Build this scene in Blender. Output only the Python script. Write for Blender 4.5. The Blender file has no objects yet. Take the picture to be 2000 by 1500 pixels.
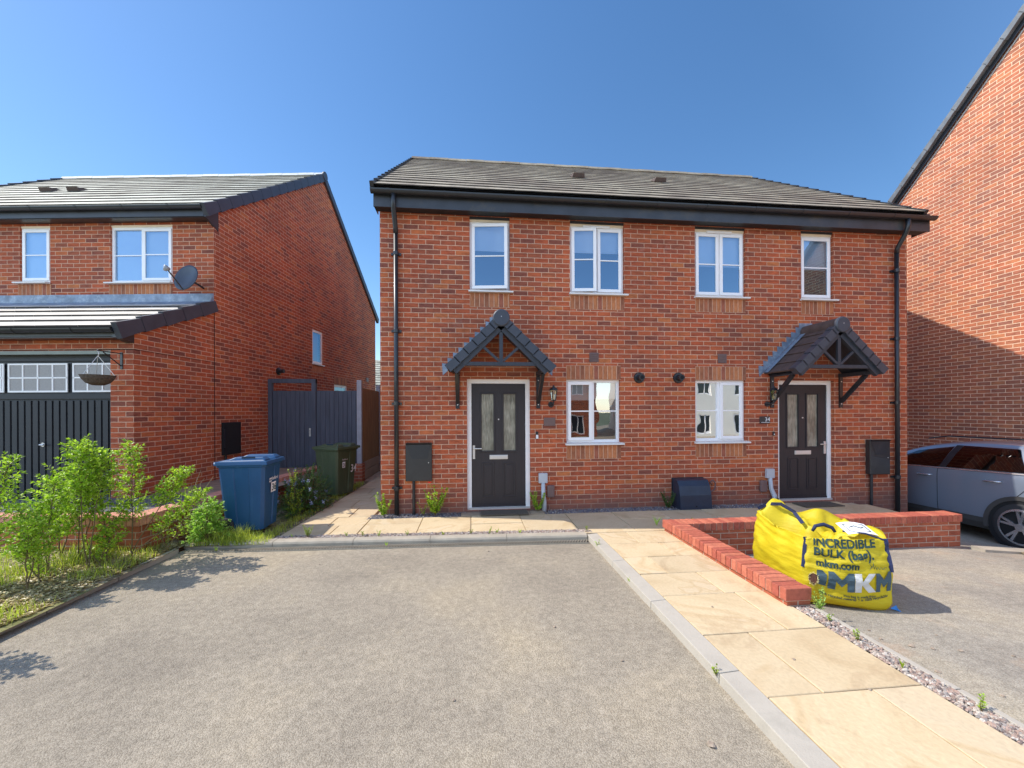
import bpy, bmesh, math, random
from mathutils import Vector, Matrix, noise
random.seed(7)
sc = bpy.context.scene
COL = sc.collection
R = math.radians
PI = math.pi

# ------------------------------------------------------------------ helpers
class MB:
    """collects faces and links them as ONE mesh object"""
    def __init__(s): s.v = []; s.f = []
    def add(s, vs, fs):
        b = len(s.v); s.v += [tuple(p) for p in vs]; s.f += [tuple(b + i for i in f) for f in fs]; return s
    def quad(s, a, b, c, d): return s.add([a, b, c, d], [(0, 1, 2, 3)])
    def poly(s, pts): return s.add(pts, [tuple(range(len(pts)))])
    def box(s, x0, x1, y0, y1, z0, z1):
        return s.add([(x0,y0,z0),(x1,y0,z0),(x1,y1,z0),(x0,y1,z0),(x0,y0,z1),(x1,y0,z1),(x1,y1,z1),(x0,y1,z1)],
                     [(0,3,2,1),(4,5,6,7),(0,1,5,4),(1,2,6,5),(2,3,7,6),(3,0,4,7)])
    def hexa(s, p): # 8 points, bottom 4 then top 4, both counter-clockwise from above
        return s.add(p, [(0,3,2,1),(4,5,6,7),(0,1,5,4),(1,2,6,5),(2,3,7,6),(3,0,4,7)])
    def bar(s, a, b, w, h, up=(0,0,1)):
        """box section beam from a to b, w wide, h deep (along up)"""
        a, b = Vector(a), Vector(b); d = (b - a).normalized(); u = Vector(up)
        side = d.cross(u)
        if side.length < 1e-4: side = d.cross(Vector((0,1,0)))
        side.normalize(); u = side.cross(d).normalized()
        sw, uh = side * w / 2, u * h / 2
        return s.add([a-sw-uh, a+sw-uh, b+sw-uh, b-sw-uh, a-sw+uh, a+sw+uh, b+sw+uh, b-sw+uh],
                     [(0,3,2,1),(4,5,6,7),(0,1,5,4),(1,2,6,5),(2,3,7,6),(3,0,4,7)])
    def prism(s, pts, fn, a, b):
        """pts 2D outline, fn(u,v,w) -> xyz, extruded w from a to b"""
        n = len(pts)
        vs = [fn(u, v, a) for u, v in pts] + [fn(u, v, b) for u, v in pts]
        fs = [tuple(range(n)), tuple(reversed(range(n, 2*n)))]
        fs += [(i, n + i, n + (i+1) % n, (i+1) % n) for i in range(n)]
        return s.add(vs, fs)
    def tube(s, pts, r, n=8, cap=True):
        pts = [Vector(p) for p in pts]; rs = r if isinstance(r, (list, tuple)) else [r]*len(pts)
        vs = []; prev = None
        for i, p in enumerate(pts):
            d = (pts[min(i+1, len(pts)-1)] - pts[max(i-1, 0)]).normalized()
            ref = Vector((0,0,1)) if abs(d.z) < .9 else Vector((1,0,0))
            if prev is not None:
                a = (prev - d * prev.dot(d))
                a = a.normalized() if a.length > 1e-5 else d.cross(ref).normalized()
            else: a = d.cross(ref).normalized()
            prev = a; b = d.cross(a)
            for k in range(n):
                t = 2*PI*k/n; vs.append(p + (a*math.cos(t) + b*math.sin(t)) * rs[i])
        fs = []
        for i in range(len(pts)-1):
            for k in range(n):
                k2 = (k+1) % n
                fs.append((i*n+k, i*n+k2, (i+1)*n+k2, (i+1)*n+k))
        if cap:
            fs.append(tuple(reversed(range(n)))); fs.append(tuple(range((len(pts)-1)*n, len(pts)*n)))
        return s.add(vs, fs)
    def lathe(s, c, prof, n=24, axis='z', caps=True):
        vs = []; c = Vector(c)
        for r, h in prof:
            for k in range(n):
                t = 2*PI*k/n; a, b = r*math.cos(t), r*math.sin(t)
                vs.append(c + (Vector((a, b, h)) if axis == 'z' else Vector((a, h, b)) if axis == 'y' else Vector((h, a, b))))
        fs = []
        for i in range(len(prof)-1):
            for k in range(n):
                k2 = (k+1) % n
                q = (i*n+k, i*n+k2, (i+1)*n+k2, (i+1)*n+k)
                fs.append(q if axis != 'y' else q[::-1])
        for i, rev in ((0, True), (len(prof)-1, False)):
            if caps and prof[i][0] > 1e-6:
                q = tuple(range(i*n, (i+1)*n)); fs.append(q[::-1] if rev != (axis == 'y') else q)
        return s.add(vs, fs)
    def build(s, name, mat, parent=None, smooth=False, swap=False, uvo=(0,0), bevel=0, autosmooth=None):
        me = bpy.data.meshes.new(name); me.from_pydata(s.v, [], s.f); me.update()
        uv = me.uv_layers.new(name='UVMap')
        for p in me.polygons:
            n = p.normal; ax, ay, az = abs(n.x), abs(n.y), abs(n.z)
            for li in p.loop_indices:
                co = me.vertices[me.loops[li].vertex_index].co
                if az > ax and az > ay: q = (co.x, co.y)
                elif ax > ay: q = (co.y, co.z)
                else: q = (co.x, co.z)
                if swap: q = (q[1], q[0])
                uv.data[li].uv = (q[0] + uvo[0], q[1] + uvo[1])
            if smooth: p.use_smooth = True
        for m in (mat if isinstance(mat, (list, tuple)) else [mat]): me.materials.append(m)
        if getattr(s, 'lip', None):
            me.materials.append(M['tile_edge_shade'])
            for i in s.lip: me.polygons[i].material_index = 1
        o = bpy.data.objects.new(name, me); COL.objects.link(o)
        if parent is not None:
            o.parent = parent
            if parent.get('_w'): o.location = -parent.location
        if bevel:
            b = o.modifiers.new('bevel', 'BEVEL'); b.width = bevel; b.segments = 2; b.limit_method = 'ANGLE'; b.angle_limit = R(40)
        return o

def tag(o, label=None, cat=None, group=None, kind=None):
    if label: o['label'] = label
    if cat: o['category'] = cat
    if group: o['group'] = group
    if kind: o['kind'] = kind
    return o
def thing(name, loc, rz, label, cat, group=None, world=False):
    o = bpy.data.objects.new(name, None); COL.objects.link(o); o.empty_display_size = .1
    o.location = loc; o.rotation_euler = (0, 0, rz)
    if world: o['_w'] = 1
    return tag(o, label, cat, group)

# ------------------------------------------------------------------ materials
def mat(name):
    m = bpy.data.materials.new(name); m.use_nodes = True
    nt = m.node_tree; nt.nodes.clear()
    out = nt.nodes.new('ShaderNodeOutputMaterial')
    return m, nt, out
def nd(nt, t, **kw):
    n = nt.nodes.new(t)
    for k, v in kw.items():
        if k == 'inp':
            for a, b in v.items(): n.inputs[a].default_value = b
        else: setattr(n, k, v)
    return n
def c4(c): return (c[0], c[1], c[2], 1)
def ramp(nt, stops, interp='LINEAR'):
    r = nt.nodes.new('ShaderNodeValToRGB'); r.color_ramp.interpolation = interp
    el = r.color_ramp.elements
    while len(el) > 1: el.remove(el[-1])
    el[0].position = stops[0][0]; el[0].color = c4(stops[0][1])
    for p, c in stops[1:]:
        e = el.new(p); e.color = c4(c)
    return r
def mixc(nt, fac, a, b, mode='MIX'):
    m = nt.nodes.new('ShaderNodeMix'); m.data_type = 'RGBA'; m.blend_type = mode; L = nt.links
    for idx, v in ((0, fac), (6, a), (7, b)):
        if hasattr(v, 'is_linked') or hasattr(v, 'node'): L.new(v, m.inputs[idx])
        else: m.inputs[idx].default_value = v if idx == 0 else c4(v)
    return m.outputs[2]
def plain(name, col, rough=.5, metal=0, var=.12, scale=6, bump=0, bscale=60, coat=0, spec=.5, stretch=None, dirt=None):
    m, nt, out = mat(name); L = nt.links
    p = nd(nt, 'ShaderNodeBsdfPrincipled'); p.inputs['Roughness'].default_value = rough; p.inputs['Metallic'].default_value = metal
    p.inputs['Coat Weight'].default_value = coat; p.inputs['Specular IOR Level'].default_value = spec
    tc = nd(nt, 'ShaderNodeTexCoord'); src = tc.outputs['Object']
    if stretch:
        mp = nd(nt, 'ShaderNodeMapping'); mp.inputs['Scale'].default_value = stretch; L.new(src, mp.inputs[0]); src = mp.outputs[0]
    n = nd(nt, 'ShaderNodeTexNoise', inp={'Scale': scale, 'Detail': 6, 'Roughness': .6}); L.new(src, n.inputs['Vector'])
    r = ramp(nt, [(.3, [x*(1-var) for x in col]), (.7, [min(1, x*(1+var)) for x in col])]); L.new(n.outputs['Fac'], r.inputs[0])
    col_o = r.outputs[0]
    if dirt:
        n2 = nd(nt, 'ShaderNodeTexNoise', inp={'Scale': dirt[1], 'Detail': 8, 'Roughness': .7}); L.new(src, n2.inputs['Vector'])
        r2 = ramp(nt, [(dirt[2], (0,0,0)), (dirt[3], (1,1,1))]); L.new(n2.outputs['Fac'], r2.inputs[0])
        col_o = mixc(nt, r2.outputs[0], col_o, dirt[0])
    L.new(col_o, p.inputs['Base Color'])
    if bump:
        nb = nd(nt, 'ShaderNodeTexNoise', inp={'Scale': bscale, 'Detail': 4}); L.new(src, nb.inputs['Vector'])
        b = nd(nt, 'ShaderNodeBump', inp={'Strength': bump, 'Distance': .01}); L.new(nb.outputs['Fac'], b.inputs['Height']); L.new(b.outputs[0], p.inputs['Normal'])
    L.new(p.outputs[0], out.inputs[0]); return m

def brick(name, cols, mortar, off=.5, w=.225, h=.075, ms=.0060, soil=0.0, rough=.85, efflo=.25):
    m, nt, out = mat(name); L = nt.links
    uv = nd(nt, 'ShaderNodeUVMap'); src = uv.outputs[0]
    # tiny wobble so courses are not ruler straight
    nw = nd(nt, 'ShaderNodeTexNoise', inp={'Scale': 9, 'Detail': 3}); L.new(src, nw.inputs['Vector'])
    sub = nd(nt, 'ShaderNodeVectorMath', operation='SUBTRACT'); L.new(nw.outputs['Color'], sub.inputs[0]); sub.inputs[1].default_value = (.5,.5,.5)
    sca = nd(nt, 'ShaderNodeVectorMath', operation='SCALE'); L.new(sub.outputs[0], sca.inputs[0]); sca.inputs['Scale'].default_value = .006
    ad = nd(nt, 'ShaderNodeVectorMath', operation='ADD'); L.new(src, ad.inputs[0]); L.new(sca.outputs[0], ad.inputs[1])
    b = nd(nt, 'ShaderNodeTexBrick', offset=off, inp={'Scale': 1, 'Mortar Size': ms, 'Mortar Smooth': .25, 'Brick Width': w, 'Row Height': h, 'Bias': 0})
    b.inputs['Color1'].default_value = (0,0,0,1); b.inputs['Color2'].default_value = (1,1,1,1); b.inputs['Mortar'].default_value = (.5,.5,.5,1)
    L.new(ad.outputs[0], b.inputs['Vector'])
    r = ramp(nt, cols); L.new(b.outputs['Color'], r.inputs[0])
    # drag-wire darkening inside a brick
    mp = nd(nt, 'ShaderNodeMapping'); mp.inputs['Scale'].default_value = (6, 22, 1); L.new(src, mp.inputs[0])
    n1 = nd(nt, 'ShaderNodeTexNoise', inp={'Scale': 1.3, 'Detail': 5, 'Roughness': .7}); L.new(mp.outputs[0], n1.inputs['Vector'])
    r1 = ramp(nt, [(.33, (.68,.66,.66)), (.52, (1,1,1)), (.72, (1.25,1.2,1.08))]); L.new(n1.outputs['Fac'], r1.inputs[0])
    c = mixc(nt, 1, r.outputs[0], r1.outputs[0], 'MULTIPLY')
    n2 = nd(nt, 'ShaderNodeTexNoise', inp={'Scale': .9, 'Detail': 4}); L.new(src, n2.inputs['Vector'])
    r2 = ramp(nt, [(.3, (.84,.84,.86)), (.7, (1.14,1.12,1.08))]); L.new(n2.outputs['Fac'], r2.inputs[0])
    n3 = nd(nt, 'ShaderNodeTexNoise', inp={'Scale': 30, 'Detail': 3}); L.new(src, n3.inputs['Vector'])
    rm = ramp(nt, [(.3, [x*.85 for x in mortar]), (.7, [min(1, x*1.15) for x in mortar])]); L.new(n3.outputs['Fac'], rm.inputs[0])
    c = mixc(nt, b.outputs['Fac'], c, rm.outputs[0])
    c = mixc(nt, 1, c, r2.outputs[0], 'MULTIPLY')
    # faint pale bloom
    n4 = nd(nt, 'ShaderNodeTexNoise', inp={'Scale': 2.3, 'Detail': 7, 'Roughness': .75}); L.new(src, n4.inputs['Vector'])
    r4 = ramp(nt, [(.6, (0,0,0)), (.78, (efflo,)*3)]); L.new(n4.outputs['Fac'], r4.inputs[0])
    c = mixc(nt, r4.outputs[0], c, (.62,.5,.44))
    if soil:
        sx = nd(nt, 'ShaderNodeSeparateXYZ'); L.new(src, sx.inputs[0])
        n5 = nd(nt, 'ShaderNodeTexNoise', inp={'Scale': 3, 'Detail': 4}); L.new(src, n5.inputs['Vector'])
        mth = nd(nt, 'ShaderNodeMath', operation='MULTIPLY_ADD', inp={1: .35, 2: -.17}); L.new(n5.outputs['Fac'], mth.inputs[0])
        ad2 = nd(nt, 'ShaderNodeMath', operation='ADD'); L.new(sx.outputs['Y'], ad2.inputs[0]); L.new(mth.outputs[0], ad2.inputs[1])
        rs = ramp(nt, [(0, (.72,)*3), (.38, (0,0,0))]); L.new(ad2.outputs[0], rs.inputs[0])
        c = mixc(nt, rs.outputs[0], c, [x*soil for x in (.17,.10,.085)])
    p = nd(nt, 'ShaderNodeBsdfPrincipled'); p.inputs['Roughness'].default_value = rough; p.inputs['Specular IOR Level'].default_value = .25
    L.new(c, p.inputs['Base Color'])
    inv = nd(nt, 'ShaderNodeMath', operation='SUBTRACT', inp={0: 1}); L.new(b.outputs['Fac'], inv.inputs[1])
    mh = nd(nt, 'ShaderNodeMath', operation='MULTIPLY_ADD', inp={1: .25}); L.new(n1.outputs['Fac'], mh.inputs[0]); L.new(inv.outputs[0], mh.inputs[2])
    bp = nd(nt, 'ShaderNodeBump', inp={'Strength': .6, 'Distance': .006}); L.new(mh.outputs[0], bp.inputs['Height']); L.new(bp.outputs[0], p.inputs['Normal'])
    L.new(p.outputs[0], out.inputs[0]); return m

HC = [(0, (.25,.082,.056)), (.14, (.33,.098,.054)), (.3, (.47,.108,.048)), (.45, (.51,.126,.052)), (.58, (.39,.098,.049)),
      (.7, (.54,.152,.058)), (.84, (.31,.092,.056)), (.92, (.45,.106,.049)), (1, (.54,.175,.065))]
MORT = (.64, .39, .265)
M = {}
M['brick'] = brick('brick_multi', HC, MORT, soil=1)
M['brick_plain'] = brick('brick_multi_clean', HC, MORT)
M['soldier'] = brick('brick_soldier', [(0,(.27,.11,.07)),(.3,(.50,.19,.085)),(.6,(.58,.23,.10)),(.8,(.38,.13,.08)),(1,(.6,.25,.11))], MORT, off=0, efflo=.1)
M['garden_brick'] = brick('brick_garden_red', [(0,(.36,.10,.055)),(.5,(.46,.135,.07)),(1,(.40,.115,.06))], (.5,.36,.27), rough=.8, efflo=.3)
M['coping_brick'] = brick('brick_coping_red', [(0,(.44,.12,.068)),(.5,(.55,.17,.095)),(1,(.49,.14,.08))], (.5,.36,.27), off=0, w=.4, h=.0765, rough=.75, efflo=.2)
M['pvc'] = plain('white_upvc', (.96,.94,.92), .35, var=.02)
M['cream'] = plain('cream_upvc_head', (.92,.78,.58), .5, var=.05)
M['sill'] = plain('window_sill_upvc', (.8,.78,.74), .4, var=.05)
M['black'] = plain('black_plastic', (.018,.02,.024), .38, var=.2, coat=.2)
M['fascia'] = plain('anthracite_fascia', (.04,.045,.055), .42, var=.25, scale=3, dirt=((.10,.085,.06), 2.5, .55, .8))
M['timber'] = plain('anthracite_painted_timber', (.036,.042,.054), .5, var=.2, bump=.15, bscale=25, stretch=(4,4,1))
M['canopy_tile'] = plain('canopy_concrete_tile', (.095,.062,.052), .75, var=.25, scale=9, bump=.3, bscale=90)
M['verge'] = plain('dry_verge_plastic', (.05,.058,.075), .45, var=.15)
M['lead'] = plain('lead_flashing', (.21,.26,.33), .45, metal=.25, var=.3, scale=7, dirt=((.45,.5,.55), 9, .5, .8))
M['chrome'] = plain('brushed_steel', (.72,.70,.66), .3, metal=.45, var=.05)
M['meter'] = plain('meter_box_plastic', (.028,.027,.027), .42, var=.2, coat=.3)
M['brown'] = plain('brown_plastic', (.17,.105,.095), .5, var=.1)
M['grey_box'] = plain('grey_utility_plastic', (.5,.52,.55), .5, var=.08)
M['mat'] = plain('coir_mat', (.11,.09,.065), .95, var=.4, scale=80, bump=.5, bscale=200)
M['rubber'] = plain('tyre_rubber', (.03,.03,.032), .75, var=.2)
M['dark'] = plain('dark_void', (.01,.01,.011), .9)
M['concrete'] = plain('kerb_concrete', (.40,.345,.265), .85, var=.16, scale=4, bump=.3, bscale=140, dirt=((.24,.22,.18), 5, .55, .85))
M['concrete2'] = plain('edging_concrete', (.46,.41,.335), .85, var=.12, scale=3, bump=.3, bscale=140, dirt=((.3,.27,.22), 3, .5, .8))
M['fence_wood'] = plain('fence_timber_brown', (.36,.23,.10), .8, var=.35, scale=3, stretch=(9,9,.7), bump=.3, bscale=20)
M['fence_grey'] = plain('fence_timber_slate_paint', (.078,.09,.12), .7, var=.25, scale=3, stretch=(8,8,.6), bump=.25, bscale=16)
M['post'] = plain('concrete_post', (.4,.41,.45), .85, var=.12)
M['gate_metal'] = plain('latch_steel', (.55,.55,.55), .4, metal=.6)
M['wicker'] = plain('wicker', (.10,.075,.055), .9, var=.5, scale=60, bump=.8, bscale=90)
M['twig'] = plain('dry_stem', (.42,.33,.2), .8, var=.25)
M['bark'] = plain('green_bark', (.16,.12,.055), .8, var=.3, scale=30)
M['blind'] = plain('roller_blind', (.86,.86,.85), .9, var=.03)
M['white'] = plain('white_print', (.85,.85,.85), .6, var=.02)
M['ink'] = plain('dark_green_ink', (.02,.055,.05), .7, var=.1)
M['ink2'] = plain('petrol_ink', (.06,.10,.12), .7, var=.1)
M['pink_white'] = plain('pale_grey_ink', (.66,.63,.58), .7, var=.04)
M['navy'] = plain('navy_strap', (.014,.022,.075), .7, var=.4, scale=40)
M['peg'] = plain('bright_blue_cord', (.03,.25,.6), .6)
M['rock'] = plain('loose_stone', (.35,.27,.2), .9, var=.4, scale=20)
M['render'] = plain('cream_render', (.92,.88,.76), .9, var=.05, scale=1)
M['tarp'] = plain('navy_metal', (.018,.03,.055), .35, var=.2)

def glass(name='window_glass', refl=.20, tint=(.72,.78,.85), wob=.05, rough=0.0):
    m, nt, out = mat(name); L = nt.links
    tr = nd(nt, 'ShaderNodeBsdfTransparent'); tr.inputs[0].default_value = c4(tint)
    gl = nd(nt, 'ShaderNodeBsdfGlossy'); gl.inputs['Roughness'].default_value = rough; gl.inputs['Color'].default_value = (.42,.70,1,1) if name == 'window_glass' else (1,1,1,1)
    tc = nd(nt, 'ShaderNodeTexCoord'); n = nd(nt, 'ShaderNodeTexNoise', inp={'Scale': 3.1, 'Detail': 1}); L.new(tc.outputs['Object'], n.inputs['Vector'])
    b = nd(nt, 'ShaderNodeBump', inp={'Strength': wob, 'Distance': .02}); L.new(n.outputs['Fac'], b.inputs['Height']); L.new(b.outputs[0], gl.inputs['Normal'])
    lw = nd(nt, 'ShaderNodeFresnel', inp={'IOR': 1.5})
    ma = nd(nt, 'ShaderNodeMath', operation='ADD', use_clamp=True, inp={1: refl}); L.new(lw.outputs[0], ma.inputs[0])
    mx = nd(nt, 'ShaderNodeMixShader'); L.new(ma.outputs[0], mx.inputs[0]); L.new(tr.outputs[0], mx.inputs[1]); L.new(gl.outputs[0], mx.inputs[2])
    L.new(mx.outputs[0], out.inputs[0]); return m
M['glass'] = glass()
M['glass_low'] = glass('window_glass_ground_floor', .30, (.8,.8,.8), .06)
M['glass_low2'] = glass('window_glass_bright_reflection', .75, (.5,.5,.5), .06)  # same glass, reflection raised so the sunlit house opposite shows bright
M['carglass'] = glass('car_glass', .05, (.06,.07,.07), .05)
def obscure():
    m, nt, out = mat('obscured_door_glass'); L = nt.links
    p = nd(nt, 'ShaderNodeBsdfPrincipled'); p.inputs['Roughness'].default_value = .22; p.inputs['Specular IOR Level'].default_value = 1
    tc = nd(nt, 'ShaderNodeTexCoord'); mp = nd(nt, 'ShaderNodeMapping'); mp.inputs['Scale'].default_value = (60, 60, 9); L.new(tc.outputs['Object'], mp.inputs[0])
    n = nd(nt, 'ShaderNodeTexNoise', inp={'Scale': 1, 'Detail': 5}); L.new(mp.outputs[0], n.inputs['Vector'])
    n2 = nd(nt, 'ShaderNodeTexNoise', inp={'Scale': 4, 'Detail': 2}); L.new(tc.outputs['Object'], n2.inputs['Vector'])
    r = ramp(nt, [(.3, (.2,.19,.15)), (.7, (.38,.36,.3))]); L.new(n.outputs['Fac'], r.inputs[0])
    r2 = ramp(nt, [(.35, (.55,.55,.5)), (.65, (1.05,1.05,1))]); L.new(n2.outputs['Fac'], r2.inputs[0])
    L.new(mixc(nt, 1, r.outputs[0], r2.outputs[0], 'MULTIPLY'), p.inputs['Base Color'])
    b = nd(nt, 'ShaderNodeBump', inp={'Strength': .5, 'Distance': .01}); L.new(n.outputs['Fac'], b.inputs['Height']); L.new(b.outputs[0], p.inputs['Normal'])
    L.new(p.outputs[0], out.inputs[0]); return m
M['obscure'] = obscure()
M['door'] = plain('charcoal_composite_door', (.030,.024,.027), .45, var=.18, scale=5, stretch=(14,14,1), bump=.12, bscale=9)
M['garage'] = plain('graphite_garage_door', (.024,.026,.03), .55, var=.12)
M['frost'] = plain('frosted_panel', (.32,.30,.29), .4, var=.12, scale=50)

def tilemat(name, base, pale_tone, lo=.4, hi=.62):
    m, nt, out = mat(name); L = nt.links
    tc = nd(nt, 'ShaderNodeTexCoord'); src = tc.outputs['Object']
    n = nd(nt, 'ShaderNodeTexNoise', inp={'Scale': .8, 'Detail': 10, 'Roughness': .75}); L.new(src, n.inputs['Vector'])
    r = ramp(nt, [(lo, base), (hi, pale_tone)]); L.new(n.outputs['Fac'], r.inputs[0])  # noise mottles the tile between its base and a paler tone
    n2 = nd(nt, 'ShaderNodeTexWhiteNoise', noise_dimensions='3D')
    mp = nd(nt, 'ShaderNodeMapping'); mp.inputs['Scale'].default_value = (3.333, 3.5, .001); L.new(src, mp.inputs[0])
    sn = nd(nt, 'ShaderNodeVectorMath', operation='FLOOR'); L.new(mp.outputs[0], sn.inputs[0]); L.new(sn.outputs[0], n2.inputs['Vector'])
    r2 = ramp(nt, [(0, (.85,.85,.85)), (1, (1.1,1.1,1.1))]); L.new(n2.outputs['Value'], r2.inputs[0])
    p = nd(nt, 'ShaderNodeBsdfPrincipled'); p.inputs['Roughness'].default_value = .65
    L.new(mixc(nt, 1, r.outputs[0], r2.outputs[0], 'MULTIPLY'), p.inputs['Base Color'])
    nb = nd(nt, 'ShaderNodeTexNoise', inp={'Scale': 70, 'Detail': 3}); L.new(src, nb.inputs['Vector'])
    b = nd(nt, 'ShaderNodeBump', inp={'Strength': .3, 'Distance': .01}); L.new(nb.outputs['Fac'], b.inputs['Height']); L.new(b.outputs[0], p.inputs['Normal'])
    L.new(p.outputs[0], out.inputs[0]); return m
M['tile'] = tilemat('roof_tile_brown', (.20,.145,.095), (.46,.39,.27), .36, .62)
M['tile_edge_shade'] = plain('shaded_tile_edge', (.06,.052,.045), .9)  # shadow line under each tile course, painted dark on the lip faces
M['tile_left'] = tilemat('roof_tile_pale', (.17,.15,.105), (.46,.45,.35), .36, .58)
M['tile_porch'] = tilemat('roof_tile_garage', (.46,.41,.34), (.62,.56,.47), .3, .6)

def asphalt(name, a, b, patch, pscale=.5):
    m, nt, out = mat(name); L = nt.links
    tc = nd(nt, 'ShaderNodeTexCoord'); src = tc.outputs['Object']
    v = nd(nt, 'ShaderNodeTexVoronoi', feature='F1', inp={'Scale': 150, 'Randomness': 1}); L.new(src, v.inputs['Vector'])
    rc = ramp(nt, [(0, [x*.88 for x in a]), (.3, a), (.75, b), (1, [min(1, x*1.06) for x in b])]);
    sp = nd(nt, 'ShaderNodeSeparateColor'); L.new(v.outputs['Color'], sp.inputs[0]); L.new(sp.outputs[0], rc.inputs[0])
    rd = ramp(nt, [(.0, (1.05,)*3), (.45, (.98,)*3), (.8, (.72,.71,.68))]); L.new(v.outputs['Distance'], rd.inputs[0])
    # distance is in scaled units
    c = mixc(nt, .85, rc.outputs[0], rd.outputs[0], 'MULTIPLY')
    n = nd(nt, 'ShaderNodeTexNoise', inp={'Scale': pscale, 'Detail': 6, 'Roughness': .6}); L.new(src, n.inputs['Vector'])
    r2 = ramp(nt, [(.30, (.72,.72,.74)), (.5, (1,1,1)), (.68, (1.22,1.18,1.08))]); L.new(n.outputs['Fac'], r2.inputs[0])
    c = mixc(nt, 1, c, r2.outputs[0], 'MULTIPLY')
    n3 = nd(nt, 'ShaderNodeTexNoise', inp={'Scale': 1.3, 'Detail': 9, 'Roughness': .75}); L.new(src, n3.inputs['Vector'])
    r3 = ramp(nt, [(.57, (0,0,0)), (.78, (.6,)*3)]); L.new(n3.outputs['Fac'], r3.inputs[0])
    c = mixc(nt, r3.outputs[0], c, patch)
    n4 = nd(nt, 'ShaderNodeTexNoise', inp={'Scale': 18, 'Detail': 4}); L.new(src, n4.inputs['Vector'])
    r4 = ramp(nt, [(.35, (.88,.88,.88)), (.65, (1.08,1.08,1.08))]); L.new(n4.outputs['Fac'], r4.inputs[0])
    c = mixc(nt, 1, c, r4.outputs[0], 'MULTIPLY')
    p = nd(nt, 'ShaderNodeBsdfPrincipled'); p.inputs['Roughness'].default_value = .9; p.inputs['Specular IOR Level'].default_value = .2
    L.new(c, p.inputs['Base Color'])
    bp = nd(nt, 'ShaderNodeBump', invert=True, inp={'Strength': .55, 'Distance': .006}); L.new(v.outputs['Distance'], bp.inputs['Height']); L.new(bp.outputs[0], p.inputs['Normal'])
    L.new(p.outputs[0], out.inputs[0]); return m
M['asphalt'] = asphalt('weathered_asphalt', (.345,.292,.218), (.415,.353,.268), (.53,.43,.29))
M['asphalt2'] = asphalt('grey_asphalt', (.345,.305,.247), (.415,.37,.302), (.58,.35,.20), .8)

def paving(name):
    m, nt, out = mat(name); L = nt.links
    tc = nd(nt, 'ShaderNodeTexCoord'); src = tc.outputs['Object']
    at = nd(nt, 'ShaderNodeAttribute', attribute_name='slab')
    off = nd(nt, 'ShaderNodeVectorMath', operation='SCALE'); L.new(at.outputs['Vector'], off.inputs[0]); off.inputs['Scale'].default_value = 40
    ad = nd(nt, 'ShaderNodeVectorMath', operation='ADD'); L.new(src, ad.inputs[0]); L.new(off.outputs[0], ad.inputs[1])
    n = nd(nt, 'ShaderNodeTexNoise', inp={'Scale': 1.1, 'Detail': 5, 'Roughness': .5, 'Distortion': 1.6}); L.new(ad.outputs[0], n.inputs['Vector'])
    r = ramp(nt, [(.28, (.56,.42,.25)), (.42, (.66,.52,.325)), (.55, (.70,.56,.36)), (.61, (.62,.47,.28)), (.65, (.70,.56,.37)), (.8, (.66,.55,.38))]); L.new(n.outputs['Fac'], r.inputs[0])
    n2 = nd(nt, 'ShaderNodeTexNoise', inp={'Scale': .8, 'Detail': 9, 'Roughness': .65, 'Distortion': 1.0}); L.new(ad.outputs[0], n2.inputs['Vector'])
    r2 = ramp(nt, [(.57, (0,0,0)), (.62, (.38,)*3), (.66, (.05,)*3), (.74, (.4,)*3)]); L.new(n2.outputs['Fac'], r2.inputs[0])
    c = mixc(nt, r2.outputs[0], r.outputs[0], (.46,.32,.19))
    sp = nd(nt, 'ShaderNodeSeparateXYZ'); L.new(at.outputs['Vector'], sp.inputs[0])
    r3 = ramp(nt, [(0, (.93,.93,.94)), (1, (1.06,1.05,1.03))]); L.new(sp.outputs[0], r3.inputs[0])
    c = mixc(nt, 1, c, r3.outputs[0], 'MULTIPLY')
    n5 = nd(nt, 'ShaderNodeTexNoise', inp={'Scale': 40, 'Detail': 5}); L.new(src, n5.inputs['Vector'])
    r5 = ramp(nt, [(.3, (.93,.93,.93)), (.7, (1.05,1.05,1.05))]); L.new(n5.outputs['Fac'], r5.inputs[0])
    c = mixc(nt, 1, c, r5.outputs[0], 'MULTIPLY'); c = mixc(nt, 1, c, (.90,.885,.86), 'MULTIPLY')
    p = nd(nt, 'ShaderNodeBsdfPrincipled'); p.inputs['Roughness'].default_value = .8; p.inputs['Specular IOR Level'].default_value = .25
    L.new(c, p.inputs['Base Color'])
    ms = nd(nt, 'ShaderNodeMath', operation='ADD'); L.new(n.outputs['Fac'], ms.inputs[0]); L.new(n5.outputs['Fac'], ms.inputs[1])
    bp = nd(nt, 'ShaderNodeBump', inp={'Strength': .35, 'Distance': .01}); L.new(ms.outputs[0], bp.inputs['Height']); L.new(bp.outputs[0], p.inputs['Normal'])
    L.new(p.outputs[0], out.inputs[0]); return m
M['paving'] = paving('sandstone_paving')
M['joint'] = plain('paving_joint_mortar', (.50,.40,.27), .9, var=.3, scale=12, bump=.3)

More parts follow.
